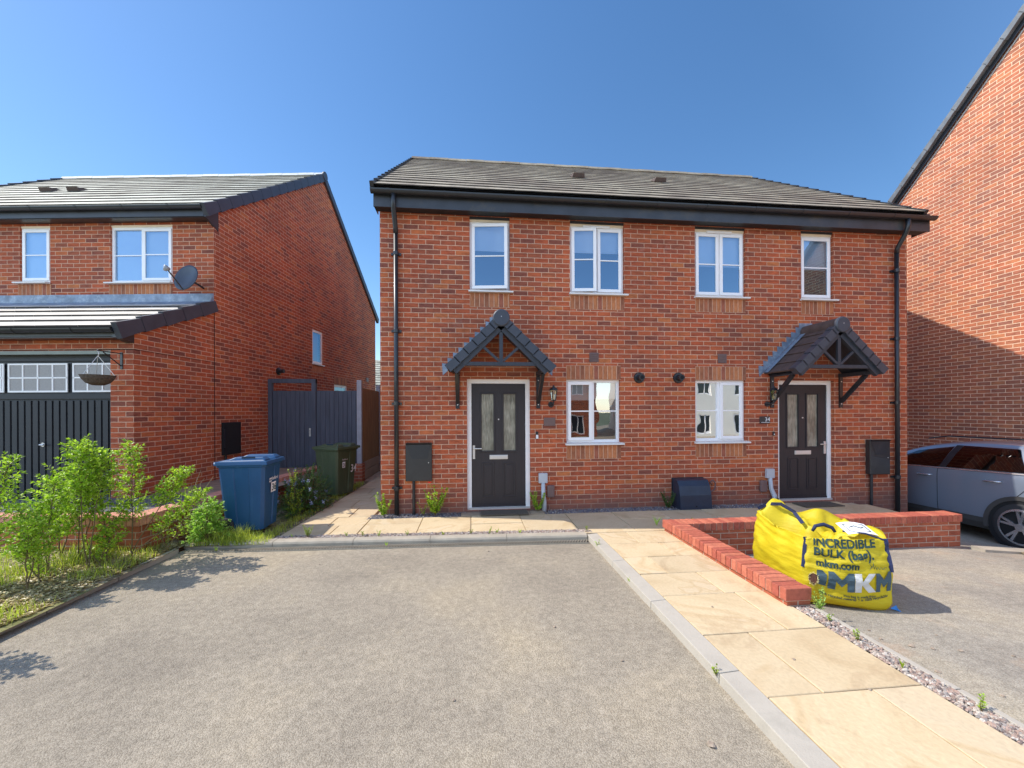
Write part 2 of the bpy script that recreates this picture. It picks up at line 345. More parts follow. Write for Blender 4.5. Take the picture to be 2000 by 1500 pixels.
def soilmat():
    m, nt, out = mat('soil_and_litter'); L = nt.links
    tc = nd(nt, 'ShaderNodeTexCoord'); src = tc.outputs['Object']
    v = nd(nt, 'ShaderNodeTexVoronoi', inp={'Scale': 34}); L.new(src, v.inputs['Vector'])
    sp = nd(nt, 'ShaderNodeSeparateColor'); L.new(v.outputs['Color'], sp.inputs[0])
    r = ramp(nt, [(0, (.07,.05,.03)), (.35, (.17,.12,.07)), (.6, (.3,.22,.13)), (.85, (.42,.33,.22)), (1, (.55,.47,.36))]); L.new(sp.outputs[1], r.inputs[0])
    n = nd(nt, 'ShaderNodeTexNoise', inp={'Scale': 2, 'Detail': 6}); L.new(src, n.inputs['Vector'])
    r2 = ramp(nt, [(.45, (0,0,0)), (.6, (.7,)*3)]); L.new(n.outputs['Fac'], r2.inputs[0])
    c = mixc(nt, r2.outputs[0], r.outputs[0], (.19,.2,.05))
    p = nd(nt, 'ShaderNodeBsdfPrincipled'); p.inputs['Roughness'].default_value = .95; L.new(c, p.inputs['Base Color'])
    bp = nd(nt, 'ShaderNodeBump', inp={'Strength': 1, 'Distance': .02}); L.new(sp.outputs[1], bp.inputs['Height']); L.new(bp.outputs[0], p.inputs['Normal'])
    L.new(p.outputs[0], out.inputs[0]); return m
M['soil'] = soilmat()
def leafmat(name, dark, light, scale=7, trans=.35):
    m, nt, out = mat(name); L = nt.links
    g = nd(nt, 'ShaderNodeNewGeometry'); r = ramp(nt, [(0, dark), (.55, light), (1, [min(1, x*1.25) for x in light])]); L.new(g.outputs['Random Per Island'], r.inputs[0])
    p = nd(nt, 'ShaderNodeBsdfPrincipled'); p.inputs['Roughness'].default_value = .42; L.new(r.outputs[0], p.inputs['Base Color'])
    t = nd(nt, 'ShaderNodeBsdfTranslucent'); L.new(mixc(nt, 1, r.outputs[0], (1.5,1.7,.8), 'MULTIPLY'), t.inputs[0])
    mx = nd(nt, 'ShaderNodeMixShader', inp={0: trans}); L.new(p.outputs[0], mx.inputs[1]); L.new(t.outputs[0], mx.inputs[2]); L.new(mx.outputs[0], out.inputs[0]); return m
M['leaf'] = leafmat('privet_leaf', (.13,.22,.02), (.40,.53,.06), trans=.42)
M['leaf_pale'] = leafmat('glossy_pale_leaf', (.14,.26,.04), (.42,.58,.14), trans=.4)
M['leaf_dark'] = leafmat('ceanothus_leaf', (.025,.07,.015), (.07,.15,.03), trans=.25)
M['leaf_lime'] = leafmat('lime_leaf', (.16,.25,.02), (.34,.42,.04))
M['grass'] = leafmat('grass_blade', (.17,.22,.03), (.45,.48,.09), trans=.45)
M['straw'] = leafmat('straw', (.30,.22,.10), (.55,.45,.25), trans=.2)
M['blue_flower'] = leafmat('blue_flower', (.3,.35,.62), (.45,.5,.8), trans=.2)
M['red_flower'] = leafmat('poppy_petal', (.7,.03,.03), (.85,.06,.05), trans=.3)
def pebmat(name, cols):
    m, nt, out = mat(name); L = nt.links
    g = nd(nt, 'ShaderNodeNewGeometry'); r = ramp(nt, cols, 'CONSTANT'); L.new(g.outputs['Random Per Island'], r.inputs[0])
    p = nd(nt, 'ShaderNodeBsdfPrincipled'); p.inputs['Roughness'].default_value = .8; tc = nd(nt, 'ShaderNodeTexCoord'); n = nd(nt, 'ShaderNodeTexNoise', inp={'Scale': 26, 'Detail': 6, 'Roughness': .7}); L.new(tc.outputs['Object'], n.inputs['Vector'])
    q = ramp(nt, [(.3, (.72,.70,.70)), (.55, (1,1,1)), (.75, (1.25,1.3,1.35))]); L.new(n.outputs['Fac'], q.inputs[0])
    L.new(mixc(nt, 1, r.outputs[0], q.outputs[0], 'MULTIPLY'), p.inputs['Base Color'])
    bp = nd(nt, 'ShaderNodeBump', inp={'Strength': .4, 'Distance': .004}); L.new(n.outputs['Fac'], bp.inputs['Height']); L.new(bp.outputs[0], p.inputs['Normal'])
    L.new(p.outputs[0], out.inputs[0]); return m
M['pebble'] = pebmat('pink_gravel', [(0,(.38,.27,.21)),(.2,(.48,.40,.32)),(.4,(.20,.15,.13)),(.55,(.58,.51,.43)),(.7,(.30,.26,.23)),(.85,(.42,.29,.23))])
M['pebble_dark'] = pebmat('grey_gravel', [(0,(.12,.12,.15)),(.3,(.2,.18,.19)),(.6,(.3,.25,.23)),(.8,(.16,.13,.13)),(.93,(.5,.46,.4))])
def binmat(name, col, fade):
    m, nt, out = mat(name); L = nt.links
    tc = nd(nt, 'ShaderNodeTexCoord'); src = tc.outputs['Object']
    n = nd(nt, 'ShaderNodeTexNoise', inp={'Scale': 2.5, 'Detail': 6, 'Roughness': .65}); L.new(src, n.inputs['Vector'])
    r = ramp(nt, [(.3, [x*.85 for x in col]), (.6, col), (.75, fade)]); L.new(n.outputs['Fac'], r.inputs[0])
    mp = nd(nt, 'ShaderNodeMapping'); mp.inputs['Scale'].default_value = (22, 22, 1.2); L.new(src, mp.inputs[0])
    n2 = nd(nt, 'ShaderNodeTexNoise', inp={'Scale': 1, 'Detail': 5}); L.new(mp.outputs[0], n2.inputs['Vector'])
    r2 = ramp(nt, [(.58, (0,0,0)), (.75, (.35,)*3)]); L.new(n2.outputs['Fac'], r2.inputs[0])
    p = nd(nt, 'ShaderNodeBsdfPrincipled'); p.inputs['Roughness'].default_value = .38
    L.new(mixc(nt, r2.outputs[0], r.outputs[0], fade), p.inputs['Base Color']); L.new(p.outputs[0], out.inputs[0]); return m
M['bin_blue'] = binmat('bin_blue', (.012,.082,.20), (.045,.14,.26))
M['bin_green'] = binmat('bin_green', (.07,.10,.05), (.14,.17,.10))
def bagmat():
    m, nt, out = mat('woven_yellow_polypropylene'); L = nt.links
    tc = nd(nt, 'ShaderNodeTexCoord'); src = tc.outputs['Object']
    n = nd(nt, 'ShaderNodeTexNoise', inp={'Scale': 4, 'Detail': 5}); L.new(src, n.inputs['Vector'])
    r = ramp(nt, [(.3, (.70,.54,.01)), (.7, (.80,.65,.025))]); L.new(n.outputs['Fac'], r.inputs[0])
    p = nd(nt, 'ShaderNodeBsdfPrincipled'); p.inputs['Roughness'].default_value = .55; L.new(r.outputs[0], p.inputs['Base Color'])
    t = nd(nt, 'ShaderNodeBsdfTranslucent'); L.new(r.outputs[0], t.inputs[0])
    mp = nd(nt, 'ShaderNodeMapping'); mp.inputs['Scale'].default_value = (3,3,16); L.new(src, mp.inputs[0])
    n2 = nd(nt, 'ShaderNodeTexNoise', inp={'Scale': 2.2, 'Detail': 6, 'Roughness': .6}); L.new(mp.outputs[0], n2.inputs['Vector'])
    b = nd(nt, 'ShaderNodeBump', inp={'Strength': .4, 'Distance': .02}); L.new(n2.outputs['Fac'], b.inputs['Height']); L.new(b.outputs[0], p.inputs['Normal'])
    mx = nd(nt, 'ShaderNodeMixShader', inp={0: .25}); L.new(p.outputs[0], mx.inputs[1]); L.new(t.outputs[0], mx.inputs[2]); L.new(mx.outputs[0], out.inputs[0]); return m
M['bag'] = bagmat()
def carpaint():
    m, nt, out = mat('grey_blue_car_paint'); L = nt.links
    p = nd(nt, 'ShaderNodeBsdfPrincipled'); p.inputs['Roughness'].default_value = .28; p.inputs['Metallic'].default_value = .35
    p.inputs['Coat Weight'].default_value = 1; p.inputs['Coat Roughness'].default_value = .04
    tc = nd(nt, 'ShaderNodeTexCoord'); n = nd(nt, 'ShaderNodeTexNoise', inp={'Scale': 400, 'Detail': 1}); L.new(tc.outputs['Object'], n.inputs['Vector'])
    r = ramp(nt, [(.3, (.21,.25,.32)), (.7, (.27,.31,.38))]); L.new(n.outputs['Fac'], r.inputs[0]); L.new(r.outputs[0], p.inputs['Base Color']); L.new(p.outputs[0], out.inputs[0]); return m
M['paint'] = carpaint()
M['cladding'] = plain('car_cladding', (.055,.052,.05), .6, var=.15)
M['alloy'] = plain('alloy_wheel', (.62,.62,.64), .25, metal=.8, var=.05)

# ------------------------------------------------------------------ walls, windows, roofs
def wall_front(mb, x0, x1, z0, z1, y, ops, depth):
    """wall in the plane y facing -y with openings (x0,x1,z0,z1) and reveals of the given depth"""
    xs = sorted({x0, x1, *[o[0] for o in ops], *[o[1] for o in ops]}); zs = sorted({z0, z1, *[o[2] for o in ops], *[o[3] for o in ops]})
    for i in range(len(xs)-1):
        for j in range(len(zs)-1):
            cx, cz = (xs[i]+xs[i+1])/2, (zs[j]+zs[j+1])/2
            if any(o[0] < cx < o[1] and o[2] < cz < o[3] for o in ops): continue
            mb.quad((xs[i],y,zs[j]), (xs[i+1],y,zs[j]), (xs[i+1],y,zs[j+1]), (xs[i],y,zs[j+1]))
    for o in ops:
        if len(o) > 4 and o[4] == 'panel': continue
        a, b, c, d = o[:4]; e = y + depth
        mb.quad((a,y,c),(a,y,d),(a,e,d),(a,e,c)); mb.quad((b,y,c),(b,e,c),(b,e,d),(b,y,d))
        mb.quad((a,y,d),(b,y,d),(b,e,d),(a,e,d)); mb.quad((a,y,c),(a,e,c),(b,e,c),(b,y,c))

def rect_frame(mb, x0, x1, z0, z1, y0, y1, t, tb=None):
    tb = tb or t
    mb.box(x0, x1, y0, y1, z1-t, z1); mb.box(x0, x1, y0, y1, z0, z0+tb)
    mb.box(x0, x0+t, y0, y1, z0+tb, z1-t); mb.box(x1-t, x1, y0, y1, z0+tb, z1-t)

def window(parent, x0, x1, z0, z1, y, lights, glassmat, blind=.4, sillx=(.02,.05), head=True, bars=True, vent=False, sill=True, blindmat=None):
    """y is the face of the frame; lights = list of 'fixed' / 'sash' / 'open'; blind = share of the height the blind covers"""
    f = MB(); t = .045
    zt = z1 - (.035 if head else 0)
    rect_frame(f, x0, x1, z0, zt, y, y+.07, t)
    n = len(lights); iw = (x1-x0-2*t)
    for k in range(1, n):
        xm = x0 + t + iw*k/n; f.box(xm-.025, xm+.025, y, y+.07, z0+t, zt-t)
    w = f.build('window', M['pvc'], parent, bevel=.004)
    if head:
        h = MB().box(x0, x1, y-.012, y+.07, zt, z1); h.build('head_trim', M['cream'], w)
    for k, kind in enumerate(lights):
        a = x0 + t + iw*k/n + (.025 if k else 0); b = x0 + t + iw*(k+1)/n - (.025 if k < n-1 else 0); c, d = z0+t, zt-t
        if kind == 'fixed':
            g = MB(); g.quad((a,y+.03,c),(b,y+.03,c),(b,y+.03,d),(a,y+.03,d)); g.build('pane', glassmat, w)
            if bars: MB().box(a, b, y+.018, y+.029, (c+d)/2-.009, (c+d)/2+.009).build('glazing_bar', M['pvc'], w)
            ga, gb, gc, gd = a, b, c, d
        else:
            e = .012; st = .05
            ang = R(-7) if kind == 'open' else 0
            def T(mb):
                if ang:
                    ca, sa = math.cos(ang), math.sin(ang)
                    mb.v = [(a-e+(vx-(a-e))*ca-(vy-y)*sa, y+(vx-(a-e))*sa+(vy-y)*ca, vz) for vx, vy, vz in mb.v]
                return mb
            s_ = MB(); rect_frame(s_, a-e, b+e, c-e, d+e, y-.022, y-.002, st); o = T(s_).build('sash', M['pvc'], w, bevel=.004)
            ga, gb, gc, gd = a-e+st, b+e-st, c-e+st, d+e-st
            g = MB(); g.quad((ga,y-.008,gc),(gb,y-.008,gc),(gb,y-.008,gd),(ga,y-.008,gd)); T(g).build('pane', glassmat, w)
            if bars: T(MB().box(ga, gb, y-.018, y-.010, (gc+gd)/2-.009, (gc+gd)/2+.009)).build('glazing_bar', M['pvc'], w)
        if blind:
            bl = MB(); zb = gd - (gd-gc)*blind
            bl.quad((a+.002,y+.05,zb),(b-.002,y+.05,zb),(b-.002,y+.05,d),(a+.002,y+.05,d)); bl.box(a+.002, b-.002, y+.045, y+.055, zb-.02, zb)
            bl.build('blind', blindmat or M['blind'], w)
    if vent:
        xm = (x0+x1)/2; MB().box(xm-.22, xm+.22, y-.03, y-.001, zt-.025, zt+.012).build('trickle_vent', M['pvc'], w, bevel=.004)
    if sill:
        s_ = MB(); s_.hexa([(x0-sillx[0],y-.115,z0-.035),(x1+sillx[1],y-.115,z0-.035),(x1+sillx[1],y,z0-.032),(x0-sillx[0],y,z0-.032),
                            (x0-sillx[0],y-.115,z0-.012),(x1+sillx[1],y-.115,z0-.012),(x1+sillx[1],y,z0+.004),(x0-sillx[0],y,z0+.004)])
        s_.build('sill', M['sill'], w, bevel=.003)
    return w

def tiles(mb, O, u, L, sdir, n, courses, gauge, tw=.3, th=.034, seed=1, jit=.003):
    """overlapping flat tiles; O lower-left corner, u along the eaves, sdir up the slope, n the outward normal"""
    rnd = random.Random(seed); O, u, sdir, n = Vector(O), Vector(u), Vector(sdir), Vector(n)
    for k in range(courses):
        x = -(tw/2 if k % 2 else 0)
        while x < L - .01:
            a, b = max(x, 0)+.0015, min(x+tw, L)-.0015; x += tw
            if b - a < .02: continue
            j = rnd.uniform(-jit, jit); j2 = rnd.uniform(-jit, jit)
            p0 = O + sdir*(k*gauge + rnd.uniform(-.003,.003)); p1 = O + sdir*((k+1)*gauge+.04)
            A, B = p0+u*a+n*(th+.012+j), p0+u*b+n*(th+.012+j2)
            C, D = p1+u*b+n*(.010+j2*.3), p1+u*a+n*(.010+j*.3)
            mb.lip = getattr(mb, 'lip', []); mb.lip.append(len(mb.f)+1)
            mb.add([A, B, C, D, A-n*th, B-n*th], [(0,1,2,3),(4,5,1,0),(4,0,3),(5,2,1)])

def gutter(parent, x0, x1, y, z, r=.057, brackets=True, name='gutter'):
    g = MB(); n = 10; pts = []
    for k in range(n+1):
        t = PI + PI*k/n; pts.append((y + r*math.cos(t), z + r*math.sin(t)))
    inner = [(y + (r-.006)*math.cos(PI+PI*k/n), z + (r-.006)*math.sin(PI+PI*k/n)) for k in range(n, -1, -1)]
    g.prism(pts + inner, lambda u, v, w: (w, u, v), x0, x1)
    g.prism([(a, b) for a, b in pts], lambda u, v, w: (w, u, v), x0-.004, x0); g.prism([(a, b) for a, b in pts], lambda u, v, w: (w, u, v), x1, x1+.004)
    o = g.build(name, M['black'], parent, smooth=False)
    if brackets:
        x = x0 + .25
        while x < x1:
            b = MB(); pts2 = [(y+(r+.006)*math.cos(PI+PI*k/n), z+(r+.006)*math.sin(PI+PI*k/n)) for k in range(n+1)]
            pts3 = [(y+(r+.001)*math.cos(PI+PI*k/n), z+(r+.001)*math.sin(PI+PI*k/n)) for k in range(n, -1, -1)]
            b.prism(pts2+pts3, lambda u, v, w: (w, u, v), x-.018, x+.018); b.box(x-.015, x+.015, y+r, y+r+.05, z-.04, z+.0)
            b.build('gutter_bracket', M['black'], o); x += .82
    return o

def text_mesh(name, s, size, mat_, parent, place, bold=0.0, sub=0, align='LEFT', squash=1.0):
    cu = bpy.data.curves.new(name, 'FONT'); cu.body = s; cu.size = size; cu.offset = bold; cu.align_x = align; cu.fill_mode = 'FRONT' if hasattr(cu, 'fill_mode') else cu.fill_mode
    o = bpy.data.objects.new(name+'_tmp', cu); COL.objects.link(o)
    dg = bpy.context.evaluated_depsgraph_get(); me = bpy.data.meshes.new_from_object(o.evaluated_get(dg)); bpy.data.objects.remove(o)
    if sub:
        bm = bmesh.new(); bm.from_mesh(me); bmesh.ops.triangulate(bm, faces=bm.faces)
        for _ in range(sub):
            long_e = [e for e in bm.edges if e.calc_length() > .03]
            if long_e: bmesh.ops.subdivide_edges(bm, edges=long_e, cuts=1)
            bmesh.ops.triangulate(bm, faces=bm.faces)
        bm.to_mesh(me); bm.free()
    for v in me.vertices: v.co = place(v.co.x*squash, v.co.y)
    me.materials.clear(); me.materials.append(mat_); me.name = name
    ob = bpy.data.objects.new(name, me); COL.objects.link(ob)
    if parent is not None:
        ob.parent = parent
        if parent.get('_w'): ob.location = -parent.location
    return ob

# ================================================================== THE PAIR OF BRICK HOUSES (world coordinates)
F = 6.353; XL, XR = -1.362, 7.562; RY = 10.42; RZ = 7.90; EY, EZ = 6.10, 4.865; BK = 2*RY - F
H = thing('brick_house', (3.1, F, 0), 0, 'two-storey pair of red brick houses with brown tiled roof and two dark porch canopies', 'house', world=True)
wins_up = [(-.005, .62, 3.44, 4.598), (1.584, 2.475, 3.44, 4.598), (3.68, 4.565, 3.44, 4.598), (5.568, 6.165, 3.44, 4.598)]
wins_dn = [(1.516, 2.40, 1.05, 2.06), (3.678, 4.56, 1.05, 2.06)]
doors = [(-.055, .935, .02, 2.065), (5.14, 6.165, .02, 2.06)]
sold = []
for a, b, c, d in wins_dn: sold += [(a-.0, b+.01, d, d+.225), (a, b+.01, c-.26, c-.035)]
for a, b, c, d in wins_up: sold.append((a, b, c-.26, c-.035))
w = MB()
ops = [o for o in wins_up + wins_dn + doors]
# openings reach down over the strip hidden by the sill
wall_front(w, XL, XR, -.62, 4.60, F, ops + [s_ + ('panel',) for s_ in sold] , .10)
for x, sgn in ((XL, -1), (XR, 1)):
    pts = [(F, -.62), (BK, -.62), (BK, 5.02), (RY, 7.86), (F, 5.02)]
    w.poly([(x, a, b) for a, b in (pts if sgn > 0 else pts[::-1])])
w.quad((XR,BK,-.62),(XL,BK,-.62),(XL,BK,4.6),(XR,BK,4.6))
wall = w.build('wall', M['brick'], H)
for a, b, c, d in sold:
    MB().quad((a,F-.002,c),(b,F-.002,c),(b,F-.002,d),(a,F-.002,d)).build('soldier_course', M['soldier'], wall, swap=True, uvo=(-c, -a))
# inside floors keep the rooms dark
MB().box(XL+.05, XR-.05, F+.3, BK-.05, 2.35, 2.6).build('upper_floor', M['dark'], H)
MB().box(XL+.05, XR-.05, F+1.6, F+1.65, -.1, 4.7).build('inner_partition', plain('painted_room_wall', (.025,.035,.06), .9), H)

# roof
sl = Vector((0, RY-EY, RZ-EZ)); slen = sl.length; sdir = sl.normalized(); nrm = Vector((0, -sdir.z, sdir.y))
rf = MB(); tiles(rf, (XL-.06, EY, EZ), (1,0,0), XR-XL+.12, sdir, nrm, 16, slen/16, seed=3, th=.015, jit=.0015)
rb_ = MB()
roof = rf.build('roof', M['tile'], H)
back = MB(); back.quad((XR+.06,2*RY-EY,EZ),(XL-.06,2*RY-EY,EZ),(XL-.06,RY,RZ),(XR+.06,RY,RZ)); back.build('rear_roof_slope', M['tile'], roof)
ul = MB(); ul.quad((XL-.04,EY,EZ-.01),(XR+.04,EY,EZ-.01),(XR+.04,RY,RZ-.01),(XL-.04,RY,RZ-.01)); ul.build('roof_underlay', M['dark'], roof)
rg = MB(); x = XL-.07; k = 0
while x < XR+.05:
    x2 = min(x+.45, XR+.07)
    pr = [(-.13,-.05),(-.09,.02),(0,.055),(.09,.02),(.13,-.05)]
    z_ = RZ + (.006 if k % 2 else 0)
    rg.prism([(RY+a, z_+b) for a, b in pr], lambda u, v, w_: (w_, u, v), x, x2-.006); x = x2; k += 1
rg.build('ridge_tiles', M['tile'], roof)
# dry verge: one stepped cap per course
for xs, nm in ((XL-.065, -1), (XR+.065, 1)):
    vg = MB()
    for k in range(16):
        p0 = Vector((0,EY,EZ)) + sdir*(k*slen/16-.01); p1 = p0 + sdir*(slen/16+.03)
        a0, a1 = p0 + nrm*.052, p1 + nrm*.032; b0, b1 = p0 - nrm*.10, p1 - nrm*.10
        x0, x1 = (xs-.02, xs+.035) if nm < 0 else (xs-.035, xs+.02)
        vg.add([(x0,*a0.yz),(x1,*a0.yz),(x1,*a1.yz),(x0,*a1.yz),(x0,*b0.yz),(x1,*b0.yz),(x1,*b1.yz),(x0,*b1.yz)],
               [(0,1,2,3),(4,7,6,5),(0,4,5,1),(1,5,6,2),(2,6,7,3),(3,7,4,0)])
    vg.build('verge_trim', M['black'], roof)
    MB().quad((xs,RY,RZ+.03),(xs,2*RY-EY,EZ+.03),(xs,2*RY-EY,EZ-.12),(xs,RY,RZ-.12)).build('rear_verge', M['black'], roof)
# two vent tiles
for vx in (2.21, 3.95):
    p = Vector((vx, 8.14, EZ+(8.14-EY)*(RZ-EZ)/(RY-EY))) + nrm*.03
    q = MB(); a = p - Vector((.13,0,0)); b = p + Vector((.13,0,0)); up = sdir*.26; h_ = nrm*.085
    q.add([a, b, b+up, a+up, a+h_+Vector((.02,0,0)), b+h_-Vector((.02,0,0))], [(0,1,5,4),(4,5,2,3),(0,4,3),(1,2,5)])
    q.build('vent_tile', M['canopy_tile'], roof)
# eaves box, soffit, gutter
fb = MB(); fb.box(XL-.05, XR+.22, 6.165, 6.185, 4.585, 4.882); fas = fb.build('fascia', M['fascia'], H)
sf = MB(); sf.box(XL-.05, XR+.22, 6.185, F-.001, 4.600, 4.612); sf.build('soffit', plain('soffit_black', (.02,.022,.026), .5), fas)
for x in (XL-.05, XR+.21):
    e = MB(); e.prism([(6.185,4.60),(F+.1,4.60),(F+.1,5.03),(6.185,4.86)], lambda u, v, w_: (w_, u, v), x, x+.012); e.build('box_end', M['fascia'], fas)
gut = gutter(H, XL-.07, XR+.24, 6.105, 4.80)
def downpipe(parent, x, zbot, feet):
    d = MB(); d.tube([(x,6.105,4.75),(x,6.105,4.64),(x,6.13,4.55),(x,F-.075,4.33),(x,F-.06,4.25)], .037, 12)
    d.tube([(x,F-.06,4.27),(x,F-.06,zbot)], .034, 12)
    o = d.build('downpipe', M['black'], parent, smooth=True)
    for z in (3.95, 2.78, 1.68, .40):
        c = MB(); c.lathe((x,F-.06,z), [(.040,-.03),(.042,-.025),(.042,.025),(.040,.03)], 14); c.box(x-.075, x+.075, F-.03, F-.002, z-.018, z+.018)
        c.build('pipe_clip', M['black'], o)
downpipe(H, -1.115, -.02, 4); downpipe(H, 7.30, -.25, 4)

# windows
FR = F + .05
ww = [window(H, *wins_up[0][:2], 3.44, 4.56, FR, ['open'], M['glass'], .36),
      window(H, *wins_up[1][:2], 3.44, 4.56, FR, ['open', 'sash'], M['glass'], .33, vent=True),
      window(H, *wins_up[2][:2], 3.44, 4.56, FR, ['sash', 'sash'], M['glass'], .5, vent=True),
      window(H, *wins_up[3][:2], 3.44, 4.56, FR, ['sash'], M['glass'], .5),
      window(H, *wins_dn[0], FR, ['sash', 'fixed'], M['glass_low'], .27, head=False),
      window(H, *wins_dn[1], FR, ['fixed', 'sash'], M['glass_low2'], 0, head=False)]
for a, b, c, d in wins_up: MB().box(a, b, F+.02, F+.10, 4.56, 4.598).build('lintel_cover', M['fascia'], wall)
for wnd, lb in zip(ww, ['single casement standing ajar with half-drawn blind', 'double casement with its left sash ajar', 'double casement with both sashes shut',
                        'narrow single casement at the right end of the upper floor', 'ground-floor window with opening sash on the left', 'ground-floor window with opening sash on the right']):
    wnd['label'] = lb

# doors
def front_door(x0, x1, z0, z1, hinge_right, fx):
    y = F + .06
    f = MB(); rect_frame(f, x0, x1, z0+.03, z1, y, y+.07, .068, .001)
    o = f.build('door_frame', M['pvc'], H, bevel=.004)
    MB().box(x0-.003+.003, x1-.0, y-.03, y+.05, z0, z0+.03).build('threshold', M['chrome'], o)
    a, b, c, d = x0+.07, x1-.07, z0+.035, z1-.072
    if fx: a, b = fx
    W = b - a; Ht = d - c; yd = y + .018
    op = []
    lt = [(a+W*.185, a+W*.405, c+Ht*.455, d-Ht*.085), (a+W*.595, a+W*.815, c+Ht*.455, d-Ht*.085)]
    leaf = MB(); wall_front(leaf, a, b, c, d, yd, lt, .02); leaf.quad((a,yd+.045,c),(b,yd+.045,c),(b,yd+.045,c+Ht*.45),(a,yd+.045,c+Ht*.45))
    leaf.box(a, b, yd-.012, yd-.001, c, c+.03)
    lf = leaf.build('door', M['door'], H)
    for l in lt:
        g = MB(); g.quad((l[0],yd+.012,l[2]),(l[1],yd+.012,l[2]),(l[1],yd+.012,l[3]),(l[0],yd+.012,l[3])); g.build('obscured_pane', M['obscure'], lf)
        r_ = MB(); rect_frame(r_, l[0]-.025, l[1]+.025, l[2]-.025, l[3]+.025, yd-.012, yd-.001, .022); r_.build('glazing_bead', M['door'], lf, bevel=.004)
    for px0, px1 in ((a+W*.19, a+W*.42), (a+W*.58, a+W*.81)):
        r_ = MB(); rect_frame(r_, px0, px1, c+.15, c+Ht*.36, yd-.009, yd-.001, .02); r_.box(px0+.04, px1-.04, yd-.008, yd-.001, c+.19, c+Ht*.36-.04)
        r_.build('moulded_panel', M['door'], lf, bevel=.004)
    lp = MB(); lp.box(a+W*.33, a+W*.67, yd-.010, yd-.001, c+Ht*.385, c+Ht*.42); lp.box(a+W*.34, a+W*.66, yd-.016, yd-.010, c+Ht*.39, c+Ht*.415)
    lp.build('letter_plate', M['chrome'], lf, bevel=.003)
    MB().lathe((a+W*.5, yd-.002, c+Ht*.71), [(.012,-.006),(.012,.002)], 12, 'y').build('spyhole', M['chrome'], lf)
    hx, s_ = (a+.035, 1) if not hinge_right is False else (b-.035, -1)
    h = MB(); h.box(hx-.018, hx+.018, yd-.012, yd-.001, c+Ht*.39, c+Ht*.5); h.tube([(hx,yd-.012,c+Ht*.475),(hx,yd-.05,c+Ht*.475),(hx+s_*.12,yd-.055,c+Ht*.475)], .009, 8)
    h.lathe((hx, yd-.014, c+Ht*.415), [(.011,-.004),(.011,.004)], 10, 'y')
    h.build('door_handle', M['chrome'], lf)
    return lf
d1 = front_door(*doors[0], True, None); d1['label'] = 'charcoal front door with handle on its left edge'
d2 = front_door(*doors[1], False, None); d2['label'] = 'charcoal front door with handle on its right edge'

